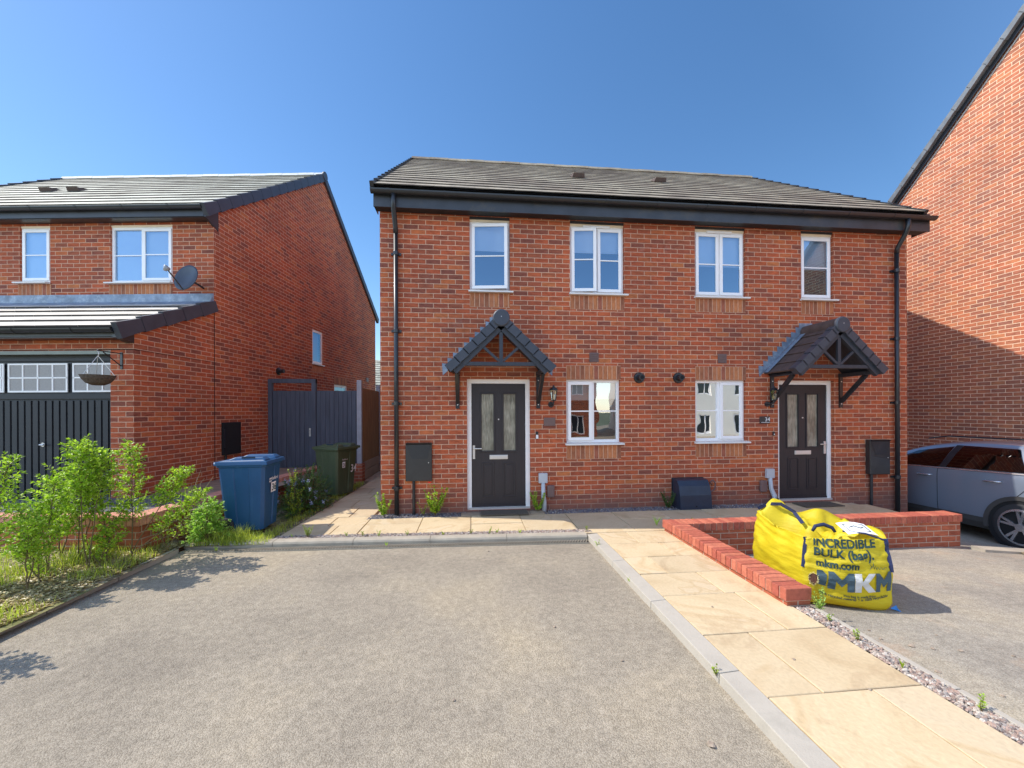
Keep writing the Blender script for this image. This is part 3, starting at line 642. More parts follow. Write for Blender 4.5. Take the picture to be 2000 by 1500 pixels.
# porch canopies
def canopy(cx, lab):
    P = .66; y0, y1 = F-P, F; hw = .755; za, ze = 2.90, 2.165; rise = za-ze
    s1 = Vector((hw, 0, rise)).normalized()   # up the left slope
    def pt(side, t, y, off=0):
        """t 0 at eave 1 at apex; off outward"""
        n = Vector((-rise*side*-1*-1, 0, 0))
        sd = -1 if side < 0 else 1
        base = Vector((cx + sd*hw*(1-t), y, ze + rise*t)); nn = Vector((sd*rise, 0, hw)).normalized()
        return base + nn*off
    # timber frame: two rafters, collar, king post, two struts
    tm = MB()
    for yy in (y0+.05,):
        for sd in (-1, 1):
            a = pt(sd, .035, yy, -.105); b = pt(sd, 1.0, yy, -.105); tm.bar(a, b, .06, .085, up=(sd*rise,0,hw))
    root = tm.build('porch_canopy', M['timber'], H)
    root['label'] = lab
    tie = MB(); tie.box(cx-hw*.72, cx+hw*.72, y0+.03, y0+.07, 2.20, 2.255); tie.build('tie_beam', M['timber'], root, bevel=.004)
    kp = MB(); kp.box(cx-.026, cx+.026, y0+.032, y0+.068, 2.255, 2.68); kp.build('king_post', M['timber'], root)
    for sd in (-1, 1): MB().bar((cx+sd*.03, y0+.05, 2.27), (cx+sd*.255, y0+.05, 2.47), .034, .036).build('strut', M['timber'], root)
    for sd in (-1, 1): # side beams running to the wall, soffit boards, gallows brackets
        bx = cx+sd*(hw-.125)
        MB().box(bx-.035, bx+.035, y0+.08, y1, 2.115, 2.175).build('side_beam', M['timber'], root)
        sfb = MB(); a0, a1 = pt(sd,.02,y0+.01,-.055), pt(sd,1,y0+.01,-.055); b0, b1 = pt(sd,.02,y1,-.055), pt(sd,1,y1,-.055)
        sfb.quad(a0, a1, b1, b0); sfb.build('lining_board', M['timber'], root)
        br = MB(); br.box(bx-.03, bx+.03, y1-.022, y1, 1.60, 2.115)
        br.bar((bx, y1-.02, 1.70), (bx, y0+.20, 2.12), .05, .055, up=(0,-1,1))
        br.build('gallows_bracket', M['black'], root)
        for z in (1.66, 2.04): MB().lathe((bx, y1-.026, z), [(.009,-.004),(.009,.004)], 8, 'y').build('bolt', M['chrome'], root)
    # roof tiles and verge units
    for sd in (-1, 1):
        tl = MB(); n_ = 5; L = Vector((hw,0,rise)).length
        for k in range(n_):
            t0, t1 = k/n_, (k+1)/n_+.03
            nx = 2; ys = [y0+.03, (y0+y1)/2 + (.1 if k % 2 else -.05), y1]
            for j in range(2):
                A, B = pt(sd,t0,ys[j]+.002,.02), pt(sd,t0,ys[j+1]-.002,.02); C, D = pt(sd,t1,ys[j+1]-.002,0), pt(sd,t1,ys[j]+.002,0)
                A2, B2 = pt(sd,t0,ys[j]+.002,-.005), pt(sd,t0,ys[j+1]-.002,-.005)
                q = [(0,1,2,3),(4,5,1,0),(4,0,3),(5,2,1)]
                if sd < 0: q = [f[::-1] for f in q]
                tl.add([A,B,C,D,A2,B2], q)
        tl.build('canopy_tiles', M['canopy_tile'], root)
        vg = MB(); m = 6
        for k in range(m):
            t0, t1 = k/m*.97, (k+1)/m*.97+.012
            a = [pt(sd,t0,y0-.02,.045), pt(sd,t1,y0-.02,.032), pt(sd,t1,y0-.02,-.085), pt(sd,t0,y0-.02,-.075)]
            b = [Vector((p.x, y0+.10, p.z)) for p in a]
            vs = a + b; fs = [(0,1,2,3),(0,4,5,1),(1,5,6,2),(2,6,7,3),(3,7,4,0),(7,6,5,4)]
            if sd > 0: fs = [f[::-1] for f in fs]
            vg.add(vs, fs)
        vg.build('verge_units', M['verge'], root)
    rd = MB(); rd.lathe((cx, y0-.03, za-.035), [(.108,0),(.112,.01),(.112,P+.03)], 28, 'y'); rd.build('ridge_tile', M['canopy_tile'], root)
    rc = MB(); rc.lathe((cx, y0-.045, za-.035), [(.105,0),(.12,.012),(.12,.05)], 28, 'y'); rc.build('ridge_end_cap', M['verge'], root)
    MB().lathe((cx, y0-.047, za-.02), [(.006,0),(.006,.004)], 8, 'y').build('bolt', M['chrome'], root)
    # stepped lead flashing against the wall
    for sd in (-1, 1):
        fl = MB(); st = 9
        for k in range(st):
            t0, t1 = k/st, (k+1)/st
            xa, xb = cx+sd*hw*(1-t0)+sd*.10, cx+sd*hw*(1-t1)+sd*.10
            ztop = ze+rise*t1+.045; lo_a, lo_b = ze+rise*t0-.05, ze+rise*t1-.05
            p = [(xa-sd*.0, F-.006, lo_a), (xb, F-.006, lo_b), (xb, F-.006, ztop+.0), (xa+sd*.012, F-.006, ztop+.012), (xa+sd*.01, F-.006, ztop-.05)]
            fl.poly(p if sd < 0 else p[::-1])
            # dressed onto the tiles
            a, b = pt(sd,t0,F-.11,.028), pt(sd,t1,F-.11,.028); c_, d_ = pt(sd,t1,F-.006,.03), pt(sd,t0,F-.006,.03)
            fl.poly([a,b,c_,d_] if sd < 0 else [d_,c_,b,a])
        fl.build('lead_flashing', M['lead'], root)
    MB().box(cx-.13, cx+.11, F-.008, F-.002, za+.02, za+.125).build('lead_saddle', M['lead'], root)
canopy(.432, 'dark gabled porch canopy over the left front door'); canopy(5.655, 'dark gabled porch canopy over the right front door')

# things bolted to the facade
def lantern(x, z):
    b = MB(); b.lathe((x-.02,F-.001,z-.12), [(.045,-.02),(.045,0)], 16, 'y'); b.tube([(x-.02,F-.02,z-.12),(x-.02,F-.09,z-.13),(x,F-.13,z-.10),(x,F-.13,z-.06)], .010, 8)
    y = F-.13
    b.lathe((x,y,z), [(.028,-.065),(.042,-.055),(.034,-.05)], 6); b.lathe((x,y,z), [(.066,.10),(.07,.108),(.045,.14),(.02,.15),(.012,.175),(.003,.185)], 6)
    for k in range(6):
        t = 2*PI*k/6; b.bar((x+.034*math.cos(t), y+.034*math.sin(t), z-.052), (x+.056*math.cos(t), y+.056*math.sin(t), z+.10), .006, .006)
    o = b.build('wall_lantern', M['black'], H)
    MB().lathe((x,y,z), [(.032,-.05),(.054,.099)], 6).build('lantern_glass', glass('lantern_glass_%d' % int(x), .12, (.9,.85,.7)), o)
    MB().lathe((x,y,z), [(.012,-.04),(.018,-.02),(.014,.02),(.002,.04)], 10).build('bulb', plain('frosted_bulb', (.8,.72,.5), .4), o)
    return o
lantern(1.285, 1.78); lantern(4.96, 1.78)
for x in (1.969, 4.144):
    v = MB(); v.box(x-.075, x+.075, F-.012, F-.001, 2.34, 2.49)
    for k in range(5): v.box(x-.065, x+.065, F-.02, F-.012, 2.352+k*.027, 2.366+k*.027)
    v.build('air_vent', M['brown'], H)
for x in (2.715, 3.38):
    f = MB(); f.lathe((x,F-.001,2.092), [(.045,-.03),(.082,-.028),(.088,-.01),(.088,0)], 24, 'y'); o = f.build('flue_collar', M['black'], H, smooth=False)
    g = MB(); g.lathe((x,F-.03,2.092), [(.03,-.10),(.048,-.10),(.05,0)], 20, 'y'); g.build('flue_pipe', M['black'], o)
    MB().lathe((x,F-.131,2.092), [(.031,-.001),(.031,0)], 16, 'y').build('flue_mouth', M['dark'], o)
pl = MB(); pl.box(1.15, 1.335, F-.012, F-.001, 1.325, 1.455); pl.build('number_plate', M['brown'], H, bevel=.003)
pl = MB(); pl.box(4.805, 4.985, F-.014, F-.001, 1.335, 1.455); p34 = pl.build('number_plate', plain('slate_plate', (.05,.042,.04), .6), H, bevel=.003)
text_mesh('house_number', '34', .095, M['white'], p34, lambda u, v: Vector((4.890+u, F-.0165, 1.375+v)))
MB().box(4.825, 4.975, F-.017, F-.0145, 1.352, 1.358).build('engraved_line', M['white'], p34)
db = MB(); db.box(1.02, 1.06, F-.02, F-.001, 1.12, 1.235); o = db.build('doorbell', M['black'], H, bevel=.004); MB().box(1.022, 1.058, F-.024, F-.0205, 1.125, 1.185).build('bell_push', M['white'], o)
db = MB(); db.box(5.035, 5.07, F-.02, F-.001, 1.13, 1.20); o = db.build('doorbell', M['black'], H, bevel=.004); MB().lathe((5.055,F-.021,1.155), [(.009,-.004),(.009,.0)], 10, 'y').build('bell_push', M['white'], o)
def meter(x0, x1, z0, z1, px, zb, dp):
    m = MB(); m.box(x0, x1, F-dp, F-.001, z0, z1); o = m.build('meter_box', M['meter'], H, bevel=.01)
    W, Hh = x1-x0, z1-z0; y = F-dp
    h = MB(); h.prism([(x0+.015, z1-.03), (x1-.015, z1-.03), (x1-.07, z1-Hh*.42), (x0+.1, z1-Hh*.42)], lambda u, v, w_: (u, w_, v), y-.004, y-.002)
    h.add([(x0+.01,y-.035,z1-.005),(x1-.01,y-.035,z1-.005),(x1-.01,y,z1-.03),(x0+.01,y,z1-.03),(x0+.01,y,z1),(x1-.01,y,z1)], [(0,1,5,4),(0,3,2,1),(0,4,3),(1,2,5)])
    h.build('meter_box_door', M['black'], o)
    MB().lathe((x1-.05, y-.004, z0+Hh*.48), [(.008,-.004),(.008,.0)], 8, 'y').build('lock', M['chrome'], o)
    MB().tube([(px,F-.035,z0+.01),(px,F-.035,zb)], .022, 10).build('service_pipe', M['black'], o)
meter(-.985, -.59, .50, 1.085, -.865, -.02, .055); meter(6.75, 7.13, .455, 1.05, 6.83, -.3, .09)
def socket(x, z, lean, bx):
    b = MB(); b.box(x-.07, x+.07, F-.06, F-.001, z-.078, z+.078); o = b.build('utility_box', M['grey_box'], H, bevel=.01)
    p = MB(); p.tube([(x,F-.035,z-.07),(x+lean*.3,F-.035,z-.25),(x+lean,F-.06,z-.38),(x+lean*.8,F-.08,-.02)], [.032,.034,.04,.036], 10); p.build('service_duct', M['grey_box'], o, smooth=True)
    q = MB(); q.box(bx-.06, bx+.06, F-.05, F-.001, z-.31, z-.115); q.build('gas_cover', M['brown'], H, bevel=.02)
socket(1.13, .505, .01, 1.255); socket(4.965, .505, .06, 4.85)
# curved dark metal housing by the foot of the wall
hd = MB(); prof = [(0,-.02),(0,.455),(-.10,.455),(-.16,.44),(-.22,.36),(-.26,.22),(-.275,.05),(-.275,-.02)]
hd.prism([(F+a, b) for a, b in prof], lambda u, v, w_: (w_, u, v), 3.27, 3.79)
hv = hd.build('duct_cowl', M['tarp'], H); hv['label'] = 'dark blue curved metal cowl low on the wall'
MB().box(3.26, 3.80, F-.012, F-.001, -.02, .465).build('cowl_flange', M['black'], hv)
MB().lathe((3.53, F-.277, .05), [(.012,-.004),(.012,0)], 8, 'y').build('lock', M['dark'], hv)
cb = MB(); cb.tube([(3.80,F-.03,.25),(3.90,F-.05,.22),(3.98,F-.05,.27),(3.99,F-.05,.37),(3.94,F-.05,.42),(3.90,F-.04,.38),(3.94,F-.03,.34)], .012, 8); cb.build('overflow_pipe', M['brown'], H, smooth=True)

# ================================================================== LEFT NEIGHBOUR (local frame: x right, y deep)
AL = R(6.9)
Lh = thing('brick_house', (-4.7825, 6.3238, 0), -AL, 'red brick detached house on the left with integral garage and pale tiled roofs', 'house')
MO = 1.54; DEP = 9.75; RID = MO + (DEP-MO)/2; EZ2 = 5.15; RZ2 = 8.20; LX = -7.35
w = MB()
# garage front
wall_front(w, LX, 0, -.1, 2.60, 0, [(-2.75, -.335, .2, 2.45)], .16)
lw_ops = [(-3.585,-3.02,3.94,4.97),(-1.905,-.76,3.92,4.965)]
lw_s = [(-3.62,-3.0,3.70,3.905),(-1.93,-.76,3.70,3.885)]
wall_front(w, LX, 0, 2.7, 5.0, MO, lw_ops + [s_+('panel',) for s_ in lw_s], .10)
# flank, one continuous face below with the gable
def flank_face(mb, x, ops):
    ys = sorted({0, MO, DEP, *[o[0] for o in ops], *[o[1] for o in ops]}); zs = sorted({-.6, 2.6, *[o[2] for o in ops], *[o[3] for o in ops]} )
    zs = [z for z in zs if z <= 2.6]
    for i in range(len(ys)-1):
        for j in range(len(zs)-1):
            cy, cz = (ys[i]+ys[i+1])/2, (zs[j]+zs[j+1])/2
            if any(o[0] < cy < o[1] and o[2] < cz < o[3] for o in ops): continue
            mb.quad((x,ys[i],zs[j]),(x,ys[i+1],zs[j]),(x,ys[i+1],zs[j+1]),(x,ys[i],zs[j+1]))
op1 = (5.02, 5.60, 2.86, 3.78); op2 = (6.28, 7.2, 1.5, 2.38)
flank_face(w, 0, [op2])
w.poly([(0,0,2.6),(0,MO,2.6),(0,MO,3.46),(0,0,2.78)])
# upper flank around window
def uz(y): return 5.24 + (min(y, 2*RID-y)-MO)*.70
for a, b in ((MO, op1[0]), (op1[0], op1[1]), (op1[1], RID), (RID, DEP)):
    if (a, b) == op1[:2]:
        w.quad((0,a,2.6),(0,b,2.6),(0,b,op1[2]),(0,a,op1[2])); w.poly([(0,a,op1[3]),(0,b,op1[3]),(0,b,uz(b)),(0,a,uz(a))])
    else: w.poly([(0,a,2.6),(0,b,2.6),(0,b,uz(b)),(0,a,uz(a))])
for o_ in (op1, op2):
    a, b, c, d = o_; e = -.1
    w.quad((0,a,c),(e,a,c),(e,a,d),(0,a,d)); w.quad((0,b,c),(0,b,d),(e,b,d),(e,b,c)); w.quad((0,a,d),(e,a,d),(e,b,d),(0,b,d)); w.quad((0,a,c),(0,b,c),(e,b,c),(e,a,c))
w.quad((0,DEP,-.6),(LX,DEP,-.6),(LX,DEP,5.0),(0,DEP,5.0))
w.poly([(LX,0,-.6),(LX,0,2.6),(LX,MO,3.4),(LX,MO,5.0),(LX,RID,RZ2-.18),(LX,DEP,5.0),(LX,DEP,-.6)])
lwall = w.build('wall', M['brick_plain'], Lh)
for a, b, c, d in lw_s: MB().quad((a,MO-.002,c),(b,MO-.002,c),(b,MO-.002,d),(a,MO-.002,d)).build('soldier_course', M['soldier'], lwall, swap=True, uvo=(-c+.01, -a))
MB().quad((.002,5.0,2.64),(.002,5.62,2.64),(.002,5.62,2.84),(.002,5.0,2.84)).build('soldier_course', M['soldier'], lwall, swap=True, uvo=(-2.64, 0))
MB().quad((.002,6.28,2.38),(.002,7.2,2.38),(.002,7.2,2.6),(.002,6.28,2.6)).build('soldier_course', M['soldier'], lwall, swap=True, uvo=(-2.38, 0))
MB().box(-.001, .004, MO-.006, MO+.006, .25, 3.45).build('movement_joint', M['dark'], lwall)
MB().box(LX+.1, -.1, MO+1.0, MO+1.05, 0, 5.0).build('inner_partition', M['dark'], Lh)
MB().box(LX, -.0, -.0, MO, 2.455, 2.47).build('garage_ceiling', M['dark'], Lh)
# roofs
def pitched(parent, x0, x1, ey, ez, ry, rz, courses, m, seed, vergeside=1, vdrop=.14):
    s_ = Vector((0, ry-ey, rz-ez)); Ls = s_.length; sd = s_.normalized(); n = Vector((0,-sd.z,sd.y))
    t = MB(); tiles(t, (x0,ey,ez), (1,0,0), x1-x0, sd, n, courses, Ls/courses, seed=seed, th=.019 if courses > 6 else .026, jit=.0015); o = t.build('roof', m, parent)
    MB().quad((x0,ey,ez-.012),(x1,ey,ez-.012),(x1,ry,rz-.012),(x0,ry,rz-.012)).build('roof_underlay', M['dark'], o)
    vg = MB(); g = Ls/courses
    for k in range(courses):
        p0 = Vector((0,ey,ez)) + sd*(k*g-.012); p1 = p0 + sd*(g-.010)
        a0, a1 = p0+n*.075, p1+n*.05; b0, b1 = p0-n*vdrop, p1-n*(vdrop-.02)
        for xa, xb in (((x1-.05, x1+.03),) if vergeside == 1 else ((x1-.05, x1+.03), (x0-.03, x0+.05))):
            vg.add([(xa,*a0.yz),(xb,*a0.yz),(xb,*a1.yz),(xa,*a1.yz),(xa,*b0.yz),(xb,*b0.yz),(xb,*b1.yz),(xa,*b1.yz)],
                   [(0,1,2,3),(4,7,6,5),(0,4,5,1),(1,5,6,2),(2,6,7,3),(3,7,4,0)])
    vg.build('verge_trim', M['verge'], o)
    return o, sd, n
ro, sd2, n2 = pitched(Lh, LX-.05, .03, MO-.26, EZ2-.02, RID, RZ2, 14, M['tile_left'], 5, 2)
low, sd3, n3 = pitched(Lh, LX-.05, .03, -.27, 2.72, MO, 3.52, 5, M['tile_porch'], 6, 1, .15)
MB().quad((.03,DEP+.2,EZ2-.02),(LX-.05,DEP+.2,EZ2-.02),(LX-.05,RID,RZ2),(.03,RID,RZ2)).build('rear_roof_slope', M['tile_left'], ro)
rv = MB()
sb = Vector((0, (DEP+.22)-RID, EZ2-.05-RZ2)); 
for k in range(14):
    p0 = Vector((0,RID,RZ2)) + sb*(k/14); p1 = p0 + sb/14*1.03; up = Vector((0,.35,.93))*.05; dn = Vector((0,.35,.93))*-.13
    rv.hexa([(-.02,*(p0+dn).yz),(.065,*(p0+dn).yz),(.065,*(p1+dn).yz),(-.02,*(p1+dn).yz),(-.02,*(p0+up*.8).yz),(.065,*(p0+up*.8).yz),(.065,*(p1+up).yz),(-.02,*(p1+up).yz)])
rv.build('verge_trim', M['verge'], ro)
rg = MB(); x = LX-.05; k = 0
while x < .0:
    x2 = min(x+.45, .05); rg.prism([(RID+a, RZ2+b+(.005 if k%2 else 0)) for a, b in [(-.13,-.04),(-.09,.04),(0,.075),(.09,.04),(.13,-.04)]], lambda u, v, w_: (w_, u, v), x, x2-.008); x = x2; k += 1
rg.build('ridge_tiles', plain('pale_ridge_tile', (.6,.6,.58), .7, var=.1), ro)
rc = MB(); rc.lathe((.06,RID,RZ2-.02), [(.12,-.03),(.125,.0),(.12,.02)], 20, 'x'); rc.build('ridge_end_cap', M['verge'], ro)
for vx in (-5.05, -4.42):
    t = (3.2-MO+.26)/(RID-MO+.26); p = Vector((vx, 3.2, EZ2-.02+t*(RZ2-EZ2+.02))) + n2*.03
    q = MB(); a = p-Vector((.14,0,0)); b = p+Vector((.14,0,0)); up = sd2*.26; h_ = n2*.085
    q.add([a,b,b+up,a+up,a+h_+Vector((.02,0,0)),b+h_-Vector((.02,0,0))], [(0,1,5,4),(4,5,2,3),(0,4,3),(1,2,5)]); q.build('vent_tile', M['canopy_tile'], ro)
# upper fascia, gutter
f = MB(); f.box(LX-.05, -.03, MO-.20, MO-.18, 5.01, 5.17); fa = f.build('fascia', M['fascia'], Lh)
MB().box(LX-.05, .0, MO-.18, MO-.001, 5.0, 5.012).build('soffit', M['black'], fa)
MB().prism([(MO-.2,5.0),(MO+.1,4.86),(MO+.1,5.25),(MO-.2,5.05)], lambda u, v, w_: (w_, u, v), -.02, .012).build('box_end', M['black'], fa)
gutter(Lh, LX-.05, -.01, MO-.255, 5.17)
f = MB(); f.box(LX-.05, -.10, -.20, -.18, 2.615, 2.76); fa = f.build('fascia', plain('grey_fascia', (.055,.062,.07), .45, var=.2), Lh)
MB().box(LX-.05, .0, -.18, -.001, 2.60, 2.612).build('soffit', M['black'], fa)
MB().prism([(-.2,2.60),(.0,2.55),(.0,2.78),(-.2,2.68)], lambda u, v, w_: (w_, u, v), -.1, .014).build('box_end', M['black'], fa)
gutter(Lh, LX-.05, -.03, -.255, 2.715)
lf = MB(); lf.box(LX, .0, MO-.02, MO-.003, 3.50, 3.70); lf.add([(LX,MO-.02,3.56),(.0,MO-.02,3.56),(.02,MO-.16,3.475),(LX,MO-.16,3.475)], [(0,3,2,1)])
lf.add([(0,MO-.02,3.70),(.012,MO-.02,3.66),(.012,MO-.02,3.42),(.03,MO-.16,3.42),(.03,MO-.16,3.475)], [(0,1,2,3,4)])
lf.build('lead_flashing', M['lead'], Lh)
# windows
w1 = window(Lh, -3.585, -3.02, 3.94, 4.97, MO+.03, ['sash'], M['glass'], 1.0, sillx=(.05,.0)); w1['label'] = 'single casement with closed white blind'
w2 = window(Lh, -1.905, -.76, 3.92, 4.965, MO+.03, ['fixed', 'sash'], M['glass'], 1.0, sillx=(.05,.02)); w2['label'] = 'two-light window with closed white blind'
def flank_window(y0, y1, z0, z1, lab):
    f = MB(); rect = lambda ya, yb, za, zb, t: (f.box(-.06,-.02,ya,yb,zb-t,zb), f.box(-.06,-.02,ya,yb,za,za+t), f.box(-.06,-.02,ya,ya+t,za+t,zb-t), f.box(-.06,-.02,yb-t,yb,za+t,zb-t))
    rect(y0, y1, z0, z1, .07); o = f.build('window', M['pvc'], Lh); o['label'] = lab
    g = MB().quad((-.035,y0+.07,z0+.07),(-.035,y1-.07,z0+.07),(-.035,y1-.07,z1-.07),(-.035,y0+.07,z1-.07)); g.build('pane', M['glass'], o)
    MB().quad((-.12,y0+.02,z0),(-.12,y1-.02,z0),(-.12,y1-.02,z1),(-.12,y0+.02,z1)).build('blind', M['blind'], o)
    MB().box(-.05, .045, y0-.02, y1+.02, z0-.03, z0).build('sill', M['sill'], o)
flank_window(*op1, 'small white window high on the side wall'); flank_window(*op2, 'low white window half hidden by the grey fence')
# garage door
gx0, gx1, gz0, gz1 = -2.75, -.335, .2, 2.45; gy = .10
g = MB(); g.box(gx0, gx1, gy, gy+.04, gz0, gz1)
x = gx0+.03
while x < gx1-.06:
    g.box(x, x+.078, gy-.018, gy-.0, gz0+.05, 1.74); x += .104
for za, zb in ((1.76, 1.84), (2.31, 2.36)): g.box(gx0, gx1, gy-.02, gy, za, zb)
gd = g.build('garage_door', M['garage'], Lh, bevel=.004); gd['label'] = 'graphite ribbed garage door with two rows of small panes'
MB().box(gx0, gx1, -.0+.002, gy+.0, 2.40, 2.45).build('steel_lintel', plain('galvanised_lintel', (.23,.25,.22), .5, metal=.4), Lh)
for k, (a, b) in enumerate(((-1.93, -1.045), (-.97, -.345+.0), (-2.70, -1.99))):
    b2 = b; f = MB(); y = gy-.03
    xa, xb, za, zb = a, (b if k != 1 else a+.885), 1.86, 2.28
    xb = min(xb, gx1)
    rect_frame(f, xa, xb if k != 1 else gx1, za, zb, y, y+.012, .024)
    wid = .885/4
    for j in range(1, 4):
        xx = xa + .885*j/4
        if xx < xb-.03: f.box(xx-.010, xx+.010, y, y+.012, za+.024, zb-.024)
    f.box(xa, xb, y, y+.012, (za+zb)/2-.010, (za+zb)/2+.010)
    o = f.build('garage_window', M['pvc'], gd)
    MB().quad((xa,y+.008,za),(xb,y+.008,za),(xb,y+.008,zb),(xa,y+.008,zb)).build('frosted_pane', M['frost'], o)
gh = MB(); gh.tube([(-1.42,gy-.02,1.10),(-1.42,gy-.06,1.10),(-1.36,gy-.06,1.10)], .012, 8); gh.lathe((-1.42,gy-.02,1.10), [(.03,-.005),(.03,.0)], 12, 'y'); gh.build('door_handle', M['chrome'], gd)
# side fittings
m_ = MB(); m_.box(.001, .05, 1.70, 2.17, .765, 1.37); mo = m_.build('meter_box', M['dark'], Lh, bevel=.01); MB().tube([(.03,1.78,.77),(.03,1.78,.1)], .018, 8).build('service_pipe', M['black'], mo); MB().box(.0505, .056, 1.70, 1.735, .9, 1.25).build('hinge', M['black'], mo)
f = MB(); f.lathe((.002,3.475,2.492), [(.08,0),(.085,.02),(.05,.03)], 20, 'x'); fo = f.build('flue_collar', M['black'], Lh); MB().lathe((.03,3.475,2.492), [(.045,0),(.045,.11)], 16, 'x').build('flue_pipe', M['black'], fo)
MB().box(.001, .02, 8.78, 9.0, 2.64, 2.79).build('air_vent', M['brown'], Lh)
# satellite dish
dc = Vector((-.20, MO-.32, 3.86))
sdh = MB(); ax = Vector((-.12, -.95, .25)).normalized(); sx = ax.cross(Vector((0,0,1))).normalized(); sy = sx.cross(ax).normalized()
rings, seg = 7, 28; vs = [dc - ax*.0]; fs = []
for i in range(1, rings+1):
    r_ = i/rings
    for k in range(seg):
        t = 2*PI*k/seg; a_, b_ = .225*r_*math.cos(t), .24*r_*math.sin(t); vs.append(dc + sx*a_ + sy*b_ + ax*(.05*r_*r_))
for k in range(seg): fs.append((0, 1+k, 1+(k+1) % seg))
for i in range(rings-1):
    for k in range(seg): a0 = 1+i*seg; fs.append((a0+k, a0+seg+k, a0+seg+(k+1) % seg, a0+(k+1) % seg))
sdh.add(vs, fs); dish = sdh.build('satellite_dish', plain('dish_grey', (.045,.055,.075), .4, metal=.2), Lh, smooth=True)
so = dish.modifiers.new('thick', 'SOLIDIFY'); so.thickness = .012
arm0 = dc - sy*.235 + ax*.04; lnb = dc + ax*.40 - sy*.04
MB().tube([arm0, lnb], .011, 8).build('dish_arm', M['black'], dish)
l_ = MB(); l_.tube([lnb-ax*-.02, lnb-ax*.05], .030, 12); l_.tube([lnb+Vector((0,0,.04)), lnb+Vector((-.02,0,-.05))], .026, 10); l_.build('receiver', plain('receiver_grey', (.35,.37,.38), .5), dish, smooth=True)
MB().tube([dc-ax*.01, Vector((-.19,MO-.14,3.83)), Vector((-.19,MO,3.80))], .018, 8).build('dish_mount', M['black'], dish)
# hanging basket (hangs from the wall bracket: a thing of its own)
wb = MB(); wb.box(-.185, -.15, -.012, -.001, 2.18, 2.42); wb.bar((-.168,-.006,2.40), (-.168,-.34,2.40), .012, .012); wb.bar((-.168,-.006,2.22),(-.168,-.26,2.39), .010, .010)
wb.build('basket_bracket', M['black'], Lh)
def Lw(x, y, z): return Vector((-4.7825 + x*math.cos(AL) + y*math.sin(AL), 6.3238 - x*math.sin(AL) + y*math.cos(AL), z))
hb = thing('hanging_basket', Lw(-.168,-.33,1.93), -AL, 'empty wicker hanging basket in front of the garage door', 'basket')
b = MB(); b.lathe((0,0,0), [(.06,0),(.12,.03),(.165,.09),(.178,.13),(.185,.135),(.170,.128),(.15,.08),(.05,.03)], 22); b.build('wicker_bowl', M['wicker'], hb)
c = MB()
for k in range(3):
    t = 2*PI*k/3+.4; c.tube([(.175*math.cos(t), .175*math.sin(t), .13), (0,0,.40)], .0035, 5)
c.build('chains', M['chrome'], hb)
MB().tube([(0,0,.39),(.015,0,.42),(0,0,.46),(-.012,0,.475),(0,0,.482)], .005, 6).build('hook', M['chrome'], hb)
MB().tube([(-.12,0,.12),(-.15,-.02,.19),(-.14,-.02,.21)], .004, 5).build('dry_stalk', M['twig'], hb)

# ================================================================== RIGHT NEIGHBOUR
AR = R(2.86)
Rh = thing('brick_house', (10.094, 7.3845, 0), -AR, 'tall red brick gable wall of the house at the right edge', 'house')
ra, rb = -6.4, 2.75; rm = (ra+rb)/2; ez, rz = 5.25, 5.25+(rb-rm)*.895
M['brick_right_sunlit'] = brick('brick_right_house_sunlit', [(a, tuple(.70*min(1, x*k)+.30*q for x, k, q in zip(c, (1.05,1.3,1.4), (.58,.24,.15)))) for a, c in HC], (.92,.66,.46), efflo=.6)  # sunlit paleness of this wall is put into brick, mortar and bloom colours
w = MB(); w.poly([(0,ra,-.8),(0,ra,ez),(0,rm,rz),(0,rb,ez),(0,rb,-.8)])
w.quad((0,ra,-.8),(8,ra,-.8),(8,ra,ez),(0,ra,ez)); w.quad((8,rb,-.8),(0,rb,-.8),(0,rb,ez),(8,rb,ez)); w.poly([(8,ra,-.8),(8,rb,-.8),(8,rb,ez),(8,rm,rz),(8,ra,ez)])
w.build('wall', M['brick_right_sunlit'], Rh)
rr = MB(); L2 = Vector((0, rb-rm+.3, -(rb-rm+.3)*.895)); Ls = L2.length; sdn = -L2.normalized()
